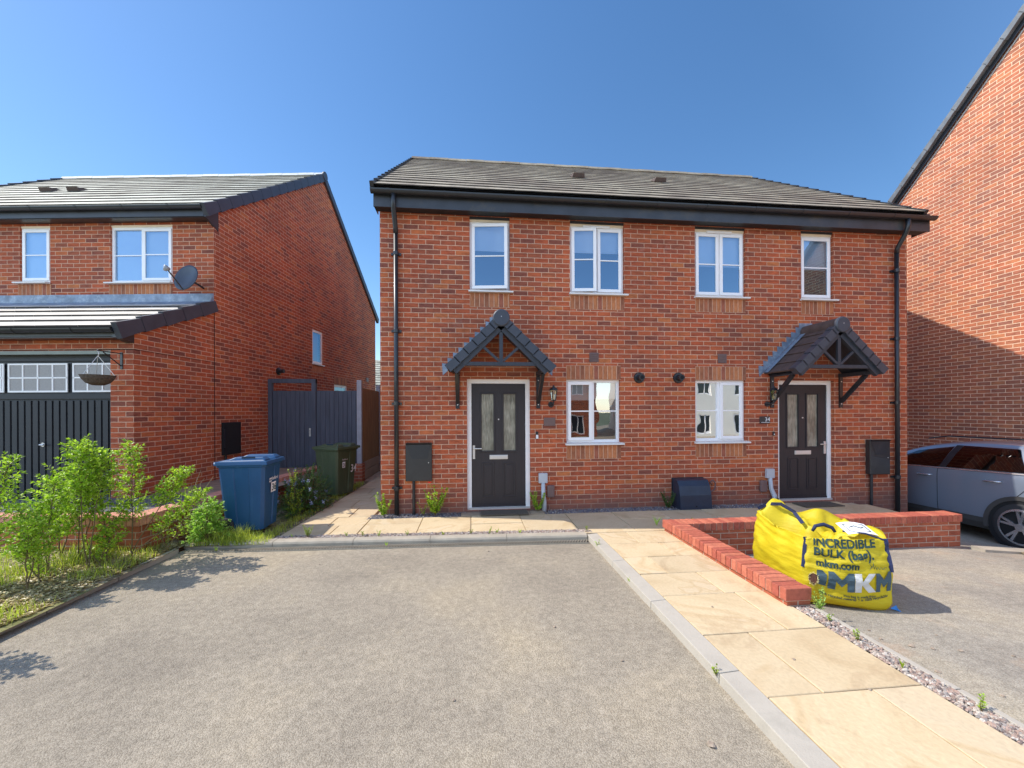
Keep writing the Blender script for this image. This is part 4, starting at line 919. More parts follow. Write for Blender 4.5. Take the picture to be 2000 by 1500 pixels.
for sgn in (1, -1):
    eave = Vector((-.09, rb+.3, rz-(rb-rm+.3)*.895+.12)) if sgn > 0 else Vector((-.09, ra-.3, rz-(rb-rm+.3)*.895+.12))
    s_ = Vector((0, -sdn.y*-1*sgn*1, sdn.z)) if False else Vector((0, (rm-eave.y), rz+.12-eave.z)).normalized()
    n_ = Vector((0, s_.z*sgn, -s_.y*sgn)); n_ = n_ if n_.z > 0 else -n_
    t_ = MB(); Lr = ((rm-eave.y)**2+(rz+.12-eave.z)**2)**.5
    tiles(t_, eave, (1,0,0), 8.2, s_, n_, 18, Lr/18, seed=8)
    o = t_.build('roof', plain('grey_roof_tile', (.13,.135,.14), .6, var=.3, scale=4), Rh)
    vg = MB(); g_ = Lr/18
    for k in range(18):
        p0 = eave + s_*(k*g_-.012); p1 = p0 + s_*(g_+.02)
        pts = [p0+n_*.06, p1+n_*.045, p1-n_*.05, p0-n_*.06]
        xa, xb = -.13, -.04
        v_ = [(xa,*p.yz) for p in pts]+[(xb,*p.yz) for p in pts]; fs = [(0,1,2,3),(7,6,5,4),(0,4,5,1),(1,5,6,2),(2,6,7,3),(3,7,4,0)]
        vg.add(v_, fs)
    vg.build('verge_trim', plain('weathered_verge', (.16,.17,.18), .5, var=.3, scale=5), o)
    bb = MB(); bb.bar(Vector((-.045,*eave.yz))-n_*.10, Vector((-.045,rm,rz+.12))-n_*.10, .02, .09, up=n_); bb.build('bargeboard', M['black'], o)
    st = MB(); st.bar(Vector((-.006,*(eave+s_*.1-n_*.165).yz)), Vector((-.006,rm,rz+.12))-n_*.165, .010, .02, up=n_)
    st.build('undercloak_strip', plain('undercloak', (.6,.62,.60), .7), o)

# a far house seen through the gap between the two houses
fh = thing('brick_house', (-7.2, 27.0, 0), 0, 'distant brick house glimpsed through the narrow gap', 'house', world=True)
w = MB(); w.box(-12, -4.2, 27, 34, -.5, 2.9); w.build('wall', M['brick_plain'], fh)
w = MB(); tiles(w, (-12.3,26.6,2.9), (1,0,0), 8.4, Vector((0,.83,.55)), Vector((0,-.55,.83)), 13, .33, seed=4); w.build('roof', M['tile_left'], fh)
gutter(fh, -12.3, -4.0, 26.55, 2.88, brackets=False)

# houses across the street, behind the camera (they show in the ground-floor glass)
def opposite(x0, x1, y, ztop, m, lab, wx):
    t = thing('opposite_house', ((x0+x1)/2, y, 0), 0, lab, 'house', world=True)
    w = MB(); ops = []
    for x in wx:
        ops += [(x-.45, x+.45, .1, 1.3), (x-.45, x+.45, 2.55, 3.5)]
    # wall facing +y
    tmp = MB(); wall_front(tmp, x0, x1, -.6, ztop, 0, ops, .1); w.add([(vx, y-vy, vz) for vx, vy, vz in tmp.v], [f[::-1] for f in tmp.f])
    w.poly([(x0,y,-.6),(x0,y,ztop),(x0,y-4,ztop+2.8),(x0,y-8,ztop),(x0,y-8,-.6)]); w.poly([(x1,y,-.6),(x1,y-8,-.6),(x1,y-8,ztop),(x1,y-4,ztop+2.8),(x1,y,ztop)])
    w.build('wall', m, t)
    r_ = MB(); r_.quad((x0-.2,y+.3,ztop),(x0-.2,y-4,ztop+2.95),(x1+.2,y-4,ztop+2.95),(x1+.2,y+.3,ztop)); r_.quad((x0-.2,y-8.3,ztop),(x1+.2,y-8.3,ztop),(x1+.2,y-4,ztop+2.95),(x0-.2,y-4,ztop+2.95)); r_.build('roof', M['tile'], t)
    for a, b, c, d in ops:
        f = MB(); tmp = MB(); rect_frame(tmp, a, b, c, d, .04, .09, .06); tmp.box((a+b)/2-.03, (a+b)/2+.03, .04, .09, c, d); f.add([(vx, y-vy, vz) for vx, vy, vz in tmp.v], [q[::-1] for q in tmp.f]); o = f.build('window', M['pvc'], t)
        MB().quad((a,y-.08,c),(a,y-.08,d),(b,y-.08,d),(b,y-.08,c)).build('pane', plain('dark_glass', (.03,.04,.05), .1), o)
opposite(11.5, 24, -12, 5.0, M['render'], 'cream rendered house across the street', (12.6, 15.0, 17.5, 20.2, 22.4))
opposite(-2, 8.2, -13, 4.4, M['brick_plain'], 'red brick house across the street', (-.6, 1.8, 4.3, 6.9))

# ================================================================== GROUND
def struct(name, mb, m, **kw):
    o = mb.build(name, m, None, **kw); o['kind'] = 'structure'; return o
g = MB(); g.quad((-600,-600,-1.3),(600,-600,-1.3),(600,600,-1.3),(-600,600,-1.3)); struct('ground', g, plain('far_ground', (.12,.14,.07), .95, var=.3, scale=.2))
def grid(x0, x1, y0, y1, nx, ny, zf):
    m = MB(); vs = [(x0+(x1-x0)*i/nx, y0+(y1-y0)*j/ny) for j in range(ny+1) for i in range(nx+1)]
    m.add([(x, y, zf(x, y)) for x, y in vs], [(j*(nx+1)+i, j*(nx+1)+i+1, (j+1)*(nx+1)+i+1, (j+1)*(nx+1)+i) for j in range(ny) for i in range(nx)]); return m
def ky(x): return 5.03 - .038*(x-.5)       # the kerb line runs slightly askew
struct('driveway', grid(-3.42, 1.46, -3.4, 5.10, 60, 90, lambda x, y: -.062 + .006*noise.noise(Vector((x*.8, y*.8, 0)))), M['asphalt'])
g = grid(-30, 30, -30, -3.4, 20, 10, lambda x, y: -.066); struct('road', g, M['asphalt'])
def rz_(x, y): return min(-.012, -.09*(min(y, 5.4)-1.9) - .012) - .09*max(0, x-6.2)*min(1, max(0, (y-2)/3)) + .005*noise.noise(Vector((x, y, 3)))
struct('right_driveway', grid(2.71, 12, -3.4, 18, 70, 140, rz_), M['asphalt2'])
# soil under paving and beds
struct('soil_base', MB().poly([(-2.6,ky(-2.6)+.05,-.035),(1.52,ky(1.52)+.05,-.035),(6.5,5.04,-.035),(6.5,6.42,-.035),(-2.6,6.42,-.035)]), M['joint'])
struct('path_base', MB().box(1.50, 2.70, -3.4, 5.3, -.5, -.035), M['joint'])
struct('side_path_base', MB().box(-2.6, XL, 6.3, 18, -.5, -.035), M['joint'])

def slabs(name, rects, m=M['paving'], thick=.05):
    mb = MB(); ids = []
    rnd = random.Random(11)
    for r_ in rects:
        pts = r_ if len(r_) == 4 and isinstance(r_[0], tuple) else [(r_[0],r_[2]),(r_[1],r_[2]),(r_[1],r_[3]),(r_[0],r_[3])]
        cx = sum(p[0] for p in pts)/4; cy = sum(p[1] for p in pts)/4; j = .004
        q = [(p[0] + (j if p[0] < cx else -j), p[1] + (j if p[1] < cy else -j)) for p in pts]
        q2 = [(p[0] + (j+.004 if p[0] < cx else -j-.004), p[1] + (j+.004 if p[1] < cy else -j-.004)) for p in pts]
        z = rnd.uniform(-.003, .003); n0 = len(mb.f)
        mb.add([(x,y,-thick) for x, y in q] + [(x,y,z-.004) for x, y in q] + [(x,y,z) for x, y in q2],
               [(0,1,5,4),(1,2,6,5),(2,3,7,6),(3,0,4,7),(4,5,9,8),(5,6,10,9),(6,7,11,10),(7,4,8,11),(8,9,10,11)])
        ids += [(rnd.random(), rnd.random(), rnd.random())]*(len(mb.f)-n0)
    o = mb.build(name, m, None); o['kind'] = 'structure'
    at = o.data.attributes.new('slab', 'FLOAT_VECTOR', 'FACE')
    for i, v in enumerate(ids): at.data[i].vector = v
    return o
# path towards the camera: two slabs per row, the joint shifting from row to row
rows = [5.07, 4.62, 4.18, 3.74, 3.28, 2.68, 2.06, 1.45, .85, .25, -.4, -1, -1.6, -2.2, -2.8, -3.4]; rects = []
for i in range(len(rows)-1):
    s_ = [1.98, 2.20, 1.88, 2.16, 2.24, 1.93, 2.22][i % 7]; rects += [(1.60, s_, rows[i+1], rows[i]), (s_, 2.54, rows[i+1], rows[i])]
slabs('garden_path', rects)
# path along the front of the houses
rects = []
def fy(x): return 5.285 - .035*(x-.5)
xs = [-1.45,-.70,.0,.72,1.42,2.15,2.9,3.6,4.35,5.1,5.8,6.5]
for i in range(len(xs)-1):
    a, b = xs[i], xs[i+1]; m_ = 5.66 if i % 3 else 5.80
    y0a, y0b = (fy(a), fy(b)) if b < 1.5 else (5.08, 5.08)
    if i in (1, 4, 6, 9): rects += [[(a,y0a),(b,y0b),(b,6.09),(a,6.09)]]
    else: rects += [[(a,y0a),(b,y0b),(b,m_),(a,m_)], [(a,m_),(b,m_),(b,6.09),(a,6.09)]]
rects += [[(5.1,6.09),(6.2,6.09),(6.2,6.34),(5.1,6.34)]]
slabs('front_path', rects)
# side path between the houses
rects = []; ys = [5.37, 5.80, 6.25, 6.85, 7.45, 8.0, 8.6, 9.3, 10, 10.7, 11.4, 12.1, 13, 14, 15, 16]
for i in range(len(ys)-1):
    a, b = ys[i], ys[i+1]; xl0, xl1 = -2.40+.10*(a-5.3)/2.6, -2.40+.10*(b-5.3)/2.6; m_ = -1.95 if i % 2 else -1.80
    xr = -1.455 if i > 1 else -1.455
    rects += [[(xl0,a),(m_,a),(m_,b),(xl1,b)], [(m_,a),(xr,a),(xr,b),(m_,b)]]
slabs('side_path', rects)
st = slabs('door_step', [(-.15,.14,6.09,6.27),(.14,.9,6.09,6.27),(.9,1.12,6.09,6.27)], plain('door_step_stone', (.33,.25,.17), .85, var=.2, scale=12)); st.location.z = .012
dm = MB(); dm.box(.15, .86, 6.02, 6.30, .014, .030); tag(dm.build('door_mat', M['mat'], None, bevel=.004), 'brown coir mat at the foot of the left front door', 'door mat')
dm = MB(); dm.box(5.32, 6.0, 5.98, 6.28, .004, .018); tag(dm.build('door_mat', M['mat'], None, bevel=.004), 'thin dark mat at the foot of the right front door', 'door mat')
struct('left_forecourt', MB().box(-12, -3.72, 5.2, 6.45, -.1, .34), plain('dark_tarmac', (.10,.10,.11), .9, var=.3, scale=30, bump=.3))
lp = MB(); lp.poly([(-4.85,6.2,.336),(-3.65,5.2,.336),(-3.4,5.6,.336),(-2.75,9.4,.336),(-4.4,9.4,.336)]); struct('side_passage', lp, plain('brown_flags', (.30,.22,.15), .9, var=.25, scale=5))

# kerb, drain, edgings
kb = thing('kerb', (-.9, 5.1, 0), 0, 'pale bullnosed concrete kerb across the end of the drive', 'kerb', world=True)
xk = [-3.36,-2.36,-1.42,-.50,.44,1.45]
for i in range(len(xk)-1):
    a, b = xk[i]+.003, xk[i+1]-.003; m = MB(); pr = [(0,-.12),(0,-.018),(.012,.002),(.035,.010),(.125,.010),(.125,-.12)]
    vs = [(a, ky(a)+u-.02, v) for u, v in pr] + [(b, ky(b)+u-.02, v) for u, v in pr]; n = len(pr)
    m.add(vs, [tuple(range(n))[::-1], tuple(range(n, 2*n))] + [(k, (k+1) % n, n+(k+1) % n, n+k) for k in range(n)]); m.build('kerbstone', M['concrete'], kb)
dr = thing('channel_drain', (-.9, 4.9, -.05), 0, 'narrow slotted channel drain at the foot of the kerb', 'drain', world=True)
m = MB()
for off in (-.035, -.135): m.bar((-3.34, ky(-3.34)+off, -.056), (1.44, ky(1.44)+off, -.056), .012, .012)
m.build('channel_rim', plain('galvanised_rim', (.33,.3,.24), .6, metal=.3), dr)
m = MB(); m.add([(-3.34,ky(-3.34)-.14,-.0605),(1.44,ky(1.44)-.14,-.0605),(1.44,ky(1.44)-.03,-.0605),(-3.34,ky(-3.34)-.03,-.0605)], [(0,1,2,3)])
m.v = [(x, y, -.0525) for x, y, z in m.v]; m.build('channel', M['dark'], dr)
m = MB(); x = -3.33
while x < 1.41:
    m.bar((x, ky(x)-.13, -.047), (x+.045, ky(x)-.04, -.047), .013, .006); x += .034
bars = m.build('drain_grating', plain('drain_bars', (.33,.29,.22), .6, metal=.2), dr); bars['kind'] = 'stuff'
ed = thing('path_edging', (1.53, 2, 0), 0, 'flat concrete edging between the left drive and the path', 'edging', world=True)
ys = [5.03, 4.1, 3.2, 2.28, 1.36, .44, -.5, -1.4, -2.3, -3.3]
for i in range(len(ys)-1):
    a, b = ys[i+1]+.003, ys[i]-.003; m = MB(); m.hexa([(1.452,a,-.2),(1.592,a,-.2),(1.592,b,-.2),(1.452,b,-.2),(1.462,a,.0),(1.590,a,.008),(1.590,b,.008),(1.462,b,.0)]); m.build('edging_block', M['concrete2'], ed, bevel=.004)
e2 = thing('path_edging', (2.69, 0, 0), 0, 'thin concrete edging between the gravel strip and the right drive', 'edging', world=True)
ys = [2.93, 2.0, 1.08, .16, -.8, -1.7, -2.6, -3.4]
for i in range(len(ys)-1):
    m = MB(); m.box(2.672, 2.712, ys[i+1]+.003, ys[i]-.003, -.3, .006); m.build('edging_block', M['concrete2'], e2, bevel=.004)
e3 = thing('bed_edging', (-3.35, 3, 0), 0, 'narrow weathered edging between the planted bed and the drive', 'edging', world=True)
ys = [5.06, 4.3, 3.66, 3.05, 2.2, 1.3, .4, -.5, -1.4, -2.3, -3.2]; rnd = random.Random(4)
for i in range(len(ys)-1):
    a, b = ys[i+1]+.004, ys[i]-.004; j0, j1 = rnd.uniform(-.012,.012), rnd.uniform(-.012,.012)
    def ex(y): return -3.36 - .055*(5.06-y)
    m = MB(); m.hexa([(ex(a)-.03+j0,a,-.2),(ex(a)+.03+j0,a,-.2),(ex(b)+.03+j1,b,-.2),(ex(b)-.03+j1,b,-.2),(ex(a)-.022+j0,a,.0+j1*.5),(ex(a)+.020+j0,a,-.008),(ex(b)+.020+j1,b,-.008),(ex(b)-.022+j1,b,.0+j0*.5)])
    m.build('edging_block', M['concrete'], e3, bevel=.006)
e4 = thing('drop_kerb', (7.2, 4.5, 0), 0, 'pale flush kerb with a grating in front of the parked car', 'kerb', world=True)
m = MB(); m.hexa([(6.62,4.62,-.8),(9.5,4.32,-.8),(9.5,4.50,-.8),(6.62,4.78,-.8),(6.62,4.62,rz_(6.62,4.6)+.03),(9.5,4.32,rz_(9.5,4.4)+.03),(9.5,4.50,rz_(9.5,4.4)+.035),(6.62,4.78,rz_(6.62,4.6)+.035)]); m.build('kerbstone', M['concrete'], e4)
m = MB()
for k in range(14): a = 6.95+k*.03; m.bar((a,4.42,rz_(a,4.5)+.012),(a+.12,4.56,rz_(a,4.5)+.012), .012, .012)
m.build('drain_grating', plain('rusty_grate', (.3,.24,.15), .7, metal=.3), e4)

# brick retaining wall on the right, L shaped
gw = thing('garden_wall', (2.59, 4.96, 0), 0, 'low L-shaped red brick wall around the corner of the right drive', 'wall', world=True)
m = MB(); m.box(2.495, 2.695, 2.995, 4.87, -.55, .043); m.box(2.495, 6.59, 4.87, 5.05, -.8, .043); m.build('brickwork', M['garden_brick'], gw)
def coping(mb, pts_y, x0, x1, along):
    pass
m = MB(); y = 2.985; rnd = random.Random(2)
while y < 4.84:
    j = rnd.uniform(-.003,.003); m.box(2.475+j, 2.700+j, y+.003, y+.071, .043, .140+rnd.uniform(-.002,.002)); y += .0765
cp1 = m.build('coping', M['coping_brick'], gw, swap=False, bevel=.006)
m = MB(); x = 2.475
while x < 6.55:
    j = rnd.uniform(-.003,.003); m.box(x+.003, x+.0725, 4.852+j, 5.075+j, .043, .140+rnd.uniform(-.002,.002)); x += .0765
cp2 = m.build('coping', M['coping_brick'], gw, swap=False, bevel=.006)
for c_ in (cp1, cp2):
    c_.data.materials.clear(); c_.data.materials.append(pebmat('coping_clay', [(0,(.46,.12,.07)),(.3,(.55,.165,.095)),(.6,(.42,.10,.062)),(.8,(.5,.15,.085))]))
m = MB(); m.box(2.484, 2.69, 2.992, 4.86, .040, .132); m.box(2.484, 6.58, 4.86, 5.066, .041, .132); m.build('mortar_bed', plain('wall_mortar', (.52,.38,.28), .9), gw)

# low retaining wall in front of the left neighbour
lw = thing('garden_wall', (-3.67, 4.92, 0), 0, 'low angled red brick wall behind the planted bed on the left', 'wall', world=True)
def wallrun(p0, p1, inward, zt, zb):
    p0, p1 = Vector((*p0,0)), Vector((*p1,0)); d = (p1-p0).normalized(); n = Vector(inward).normalized()*.2
    m = MB(); L = (p1-p0).length; i = 0.0
    b_ = MB(); b_.hexa([p0+Vector((0,0,zb)), p1+Vector((0,0,zb)), p1+n+Vector((0,0,zb)), p0+n+Vector((0,0,zb)), p0+Vector((0,0,zt-.1)), p1+Vector((0,0,zt-.1)), p1+n+Vector((0,0,zt-.1)), p0+n+Vector((0,0,zt-.1))])
    while i < L-.05:
        a, c = p0+d*(i+.003)-n*.06, p0+d*min(i+.072, L)-n*.06
        m.hexa([a+Vector((0,0,zt-.1)), c+Vector((0,0,zt-.1)), c+n*1.1+Vector((0,0,zt-.1)), a+n*1.1+Vector((0,0,zt-.1)), a+Vector((0,0,zt)), c+Vector((0,0,zt)), c+n*1.1+Vector((0,0,zt)), a+n*1.1+Vector((0,0,zt))]); i += .0765
    return b_, m
b1, c1 = wallrun((-7.6,5.38), (-3.67,4.92), (.12,1,0), .40, -.3)
b2, c2 = wallrun((-3.67,4.92), (-3.11,9.3), (-1,.12,0), .402, -.3)
for b_, c_ in ((b1,c1),(b2,c2)):
    b_.build('brickwork', M['garden_brick'], lw); q = c_.build('coping', pebmat('sunlit_coping_clay', [(0,(.62,.27,.18)),(.3,(.72,.34,.24)),(.6,(.58,.24,.16)),(.8,(.68,.31,.21))]), lw)  # lighter copy of the coping clay, sunlight put into its colour
    
# ================================================================== FENCE AND GATE BETWEEN THE HOUSES
GY = 9.45
gt = thing('garden_gate', (-3.9, GY, .3), 0, 'slate-grey boarded side gate under a goalpost frame', 'gate', world=True)
fr = MB(); fr.box(-4.42,-4.33,GY-.05,GY+.04,.2,2.29); fr.box(-3.50,-3.41,GY-.05,GY+.04,.2,2.29); fr.box(-4.42,-3.41,GY-.055,GY+.045,2.20,2.29); fr.build('gate_frame', M['fence_grey'], gt)
m = MB(); x = -4.33; rnd = random.Random(9)
while x < -3.51:
    m.box(x+.003, min(x+.095,-3.50)-.003, GY-.01+rnd.uniform(-.003,.003), GY+.01, .3, 2.03+rnd.uniform(-.004,.004)); x += .095
m.build('gate_boards', M['fence_grey'], gt)
m = MB(); m.box(-3.56,-3.525,GY-.03,GY-.013,1.02,1.20); m.tube([(-3.543,GY-.03,1.06),(-3.543,GY-.06,1.08),(-3.543,GY-.06,1.14),(-3.543,GY-.03,1.16)], .006, 6); m.build('latch', M['gate_metal'], gt)
fc = thing('timber_fence', (-2.95, GY, .3), 0, 'slate-grey close-boarded panel right of the side gate', 'fence', world=True)
m = MB(); x = -3.41
while x < -2.53:
    m.box(x+.003, min(x+.095,-2.53)-.003, GY-.01+rnd.uniform(-.003,.003), GY+.01, .3, 2.03+rnd.uniform(-.004,.004)); x += .095
m.build('fence_boards', M['fence_grey'], fc)
m = MB(); m.box(-3.41,-2.53,GY+.01,GY+.05,1.7,1.78); m.box(-3.41,-2.53,GY+.01,GY+.05,.6,.68); m.build('fence_rail', M['fence_grey'], fc)
f2 = thing('timber_fence', (-2.45, 11, 0), 0, 'brown close-boarded fence running back beside the side path', 'fence', world=True)
for yy in (GY, GY+1.85, GY+3.7, GY+5.5):
    m = MB(); m.box(-2.53,-2.43,yy-.05,yy+.05,.40 if yy == GY else 0,2.27); m.build('fence_post', M['post'], f2)
for k in range(3):
    ya, yb = GY+.05+k*1.85, GY+1.80+k*1.85; m = MB(); y = ya; zt = 2.10-.02*k
    while y < yb-.02:
        m.box(-2.475+.004*((int(y*100)) % 2), -2.455, y+.002, min(y+.10,yb)-.002, .40, zt); y += .10
    m.build('fence_panel', M['fence_wood'], f2)
    m = MB(); m.box(-2.485,-2.445,ya,yb,.205,.395); m.box(-2.485,-2.445,ya,yb,-.02,.195); m.build('gravel_board', M['concrete2'], f2)
m = MB(); m.box(-2.62,-2.40,GY-.11,GY+.11,-.1,.40); tag(m.build('brick_pier', M['garden_brick'], None), 'short brick pier under the end post of the fence', 'pier')

# ================================================================== WHEELIE BINS
def wheelie(loc, rz, m, label, fade=None):
    t = thing('wheelie_bin', loc, rz, label, 'bin', 'wheelie bins between the houses')
    # local: +x is the front face, side faces -y; corner (0,0) is the near front corner at ground
    b = MB(); Hh = .89; L0, L1, W0, W1 = .44, .56, .44, .54
    def ring(z, gx, gy, wob=0):
        k = z/Hh; l = L0+(L1-L0)*k+gx; w_ = W0+(W1-W0)*k+gy; x1 = .0+.03*k+gx/2; x0 = x1-l; y0 = -.02*k-gy/2+.0; y1 = y0+w_; c = .035
        return [(x0+c,y0,z),(x0+.33*l,y0,z),(x0+.34*l,y0+wob,z),(x0+.66*l,y0+wob,z),(x0+.67*l,y0,z),(x1-c,y0,z),(x1,y0+c,z),(x1,y0+.36*w_,z),(x1-wob,y0+.38*w_,z),(x1-wob,y0+.62*w_,z),(x1,y0+.64*w_,z),(x1,y1-c,z),(x1-c,y1,z),(x0+c,y1,z),(x0,y1-c,z),(x0,y0+c,z)]
    rs = [ring(.03,0,0,.008), ring(.10,0,0,.012), ring(.60,0,0,.012), ring(.80,0,0,.004), ring(.835,0,0,0), ring(.84,.03,.03,0), ring(Hh,.035,.035,0)]
    n = 16; vs = [p for r_ in rs for p in r_]; fs = [tuple(reversed(range(n)))]
    for i in range(len(rs)-1):
        for k in range(n): fs.append((i*n+k, i*n+(k+1) % n, (i+1)*n+(k+1) % n, (i+1)*n+k))
    fs.append(tuple(range((len(rs)-1)*n, len(rs)*n)))
    b.add(vs, fs); b.build('body', m, t, bevel=.005)
    l = MB(); z = Hh+.004
    x0, x1, y0, y1 = -.545, .075, -.05, .545
    l.hexa([(x0,y0,z-.03),(x1,y0,z-.03),(x1,y1,z-.03),(x0,y1,z-.03),(x0+.01,y0+.01,z+.018),(x1-.01,y0+.01,z+.018),(x1-.01,y1-.01,z+.018),(x0+.01,y1-.01,z+.018)])
    l.hexa([(x0+.03,y0+.03,z+.018),(x1-.03,y0+.03,z+.018),(x1-.03,y1-.03,z+.018),(x0+.03,y1-.03,z+.018),(x0+.10,y0+.06,z+.035),(x1-.06,y0+.05,z+.035),(x1-.06,y1-.05,z+.035),(x0+.10,y1-.06,z+.035)])
    lid = l.build('lid', m, t, bevel=.006)
    r1 = MB()
    for ya, yb in ((y0+.05, y0+.20), (y0+.37, y0+.52)):
        r1.hexa([(-.42,ya,z+.030),(.04,ya,z+.030),(.04,yb,z+.030),(-.42,yb,z+.030),(-.33,ya+.02,z+.068),(.0,ya+.02,z+.068),(.0,yb-.02,z+.068),(-.33,yb-.02,z+.068)])
    r1.build('lid_ridge', m, lid, bevel=.008)
    MB().box(-.25, -.09, y0+.061, y0+.064, z+.040, z+.074).build('lid_recess_shade', plain('recess_shade', (.01,.03,.06), .6), lid)
    hb_ = MB(); hb_.tube([(-.555,.0,z-.02),(-.575,.03,z-.005),(-.575,.46,z-.005),(-.555,.49,z-.02)], .016, 8); hb_.bar((-.51,.05,z-.03),(-.575,.05,z-.01),.03,.03); hb_.bar((-.51,.44,z-.03),(-.575,.44,z-.01),.03,.03); hb_.build('handle_bar', m, t)
    ax = MB(); ax.tube([(-.43,-.04,.10),(-.43,.50,.10)], .012, 8); ax.build('axle', M['chrome'], t)
    for yy in (-.05, .44):
        wh = MB(); wh.lathe((-.43,yy,.10), [(.03,-.002),(.085,0),(.10,.01),(.10,.045),(.085,.05)], 24, 'y'); wh.build('wheel', M['rubber'], t)
    return t, m
def bin_face(u, v, side=0): # u across the front face (0..1 from near edge), v height
    k = v/.89; w_ = .44+.10*k; return Vector((.0+.03*k+.0045, -.02*k+u*w_, v))
bt, _ = wheelie((-2.665, 5.53, .02), R(3), M['bin_blue'], 'blue wheelie bin with the number 36 beside the planted bed')
s_ = MB(); s_.quad(bin_face(.42,.47), bin_face(.72,.47), bin_face(.72,.60), bin_face(.42,.60)); st = s_.build('number_sticker', M['white'], bt)
ROT = lambda base_u, base_v, w_: (lambda u, v: bin_face(base_u + u/w_, base_v+v) + Vector((.003,0,0)))
text_mesh('sticker_number', '36', .13, M['ink'], st, ROT(.46,.49,.48), bold=.002)
text_mesh('council_name', 'Stafford', .055, M['white'], bt, ROT(.44,.635,.48), bold=.001)
lg = MB()
for k in range(4):
    t = PI/4+PI/2*k; c_ = (.36+.05*math.cos(t), .64+.024*math.sin(t))
    lg.add([bin_face(c_[0]+a, c_[1]+b_)+Vector((.003,0,0)) for a, b_ in ((-.035,0),(0,-.016),(.035,0),(0,.016))], [(0,1,2,3)])
lg.build('council_emblem', M['white'], bt)
gt_, _ = wheelie((-2.44, 7.72, .0), R(-27), M['bin_green'], 'olive green wheelie bin with the number 34 beside the side path')
s_ = MB(); s_.quad(bin_face(.26,.52), bin_face(.40,.52), bin_face(.40,.63), bin_face(.26,.63)); st = s_.build('number_sticker', M['white'], gt_)
text_mesh('sticker_number', '3', .09, M['ink'], st, ROT(.28,.54,.48), bold=.002)
text_mesh('painted_number', '34', .2, M['white'], gt_, ROT(.68,.42,.48), bold=.002, squash=.75)
text_mesh('council_name', 'Stafford', .04, M['white'], gt_, ROT(.24,.66,.48))
text_mesh('bin_lettering', 'BROWN', .035, M['white'], gt_, ROT(.75,.72,.48)) if False else None

# ================================================================== BULK BAG
BZ = -.115
bag = thing('bulk_bag', (3.3, 3.6, BZ), 0, 'yellow builders bulk bag printed in dark letters beside the low wall', 'bag', world=True)
cor = [Vector((2.90,3.27,0)), Vector((3.47,3.05,0)), Vector((3.74,3.75,0)), Vector((2.985,4.03,0))]
ctr = sum(cor, Vector())/4
topz = [.445, .48, .46, .50]     # rim height over each corner
def rimz(s):
    k = int(s) % 4; t = s - int(s); z = topz[k]*(1-t)+topz[(k+1) % 4]*t
    if k == 2: z += .11*math.sin(PI*t)*(.7+.5*math.sin(t*9)); 
    if k == 1: z += .03*math.sin(PI*t)+.03*math.sin(7*t)
    if k == 3: z += .05*math.sin(PI*t*1.0)**2*-0.6
    return z
def bagpt(s, h, out=0):
    k = int(s) % 4; t = s - int(s); a, b = cor[k], cor[(k+1) % 4]
    base = a.lerp(b, t); d = (b-a).normalized(); n = Vector((d.y, -d.x, 0))
    scale = 1 + .05*math.sin(PI*min(1,h*1.1)) - .05*h
    if h < .12: scale *= .95 + .05*math.sin(h/.12*PI/2)
    base = ctr + (base-ctr)*scale
    bul = (.065 if k == 0 else .04)*math.sin(PI*t)**.8*math.sin(PI*min(1, .08+h*.86))**.6
    z = BZ + (rimz(s)-BZ)*h
    if h < .1: z = BZ + (rimz(s)-BZ)*h*.9 + .01*math.sin(t*5)
    wr = .014*noise.noise(Vector((s*4, h*5, 2.2))) + .016*(.22-abs(noise.noise(Vector((s*2.6+h*3, h*9, 5))))) * (1.6 if h > .6 else .9) + .010*(.2-abs(noise.noise(Vector((s*7-h*6, h*4, 8)))))
    p = base + n*(bul + wr + out); p.z = z + .006*noise.noise(Vector((s*6,h*8,0)))*min(1, h*4)
    return p
m = MB(); NS, NH = 128, 40
vs = [bagpt(4*i/NS, j/NH) for j in range(NH+1) for i in range(NS)]
fs = [(j*NS+i, j*NS+(i+1) % NS, (j+1)*NS+(i+1) % NS, (j+1)*NS+i) for j in range(NH) for i in range(NS)]
fs.append(tuple(reversed(range(NS))))
# folded top: rings going inwards with big creases
KT = 14; base_i = NH*NS
for q in range(1, KT+1):
    r_ = 1 - q/KT
    for i in range(NS):
        s__ = 4*i/NS; p = bagpt(s__, 1); c_ = Vector((ctr.x+.03, ctr.y-.03, 0)); x = c_.x+(p.x-c_.x)*r_; y = c_.y+(p.y-c_.y)*r_
        depth = .13*math.sin(min(1, (1-r_)*1.7)*PI/2)
        zf = (rimz(s__)*r_ + .44*(1-r_)) - depth
        zf += min(1,(1-r_)*4)*(.09*noise.noise(Vector((x*7.5, y*6.0, 1))) + .11*(abs(noise.noise(Vector((x*9+y*4, y*8, 4))))-.15))
        zf += .13*math.exp(-(((x-3.14)/.13)**2+((y-3.95)/.07)**2)) + .10*math.exp(-(((x-3.24)/.09)**2+((y-3.72)/.16)**2)) - .17*math.exp(-(((x-3.10)/.10)**2+((y-3.64)/.17)**2)) - .05*math.exp(-(((x-3.05)/.03)**2+((y-3.45)/.10)**2))
        zf += .045*math.exp(-(((x-3.42)/.16)**2+((y-3.35)/.12)**2))
        vs.append(Vector((x, y, zf)))
for q in range(KT):
    a0 = base_i + q*NS if q == 0 else base_i + q*NS; b0 = a0 + NS
    for i in range(NS): fs.append((a0+i, a0+(i+1) % NS, b0+(i+1) % NS, b0+i))
m.add(vs, fs); bb = m.build('bag_body', M['bag'], bag, smooth=True)
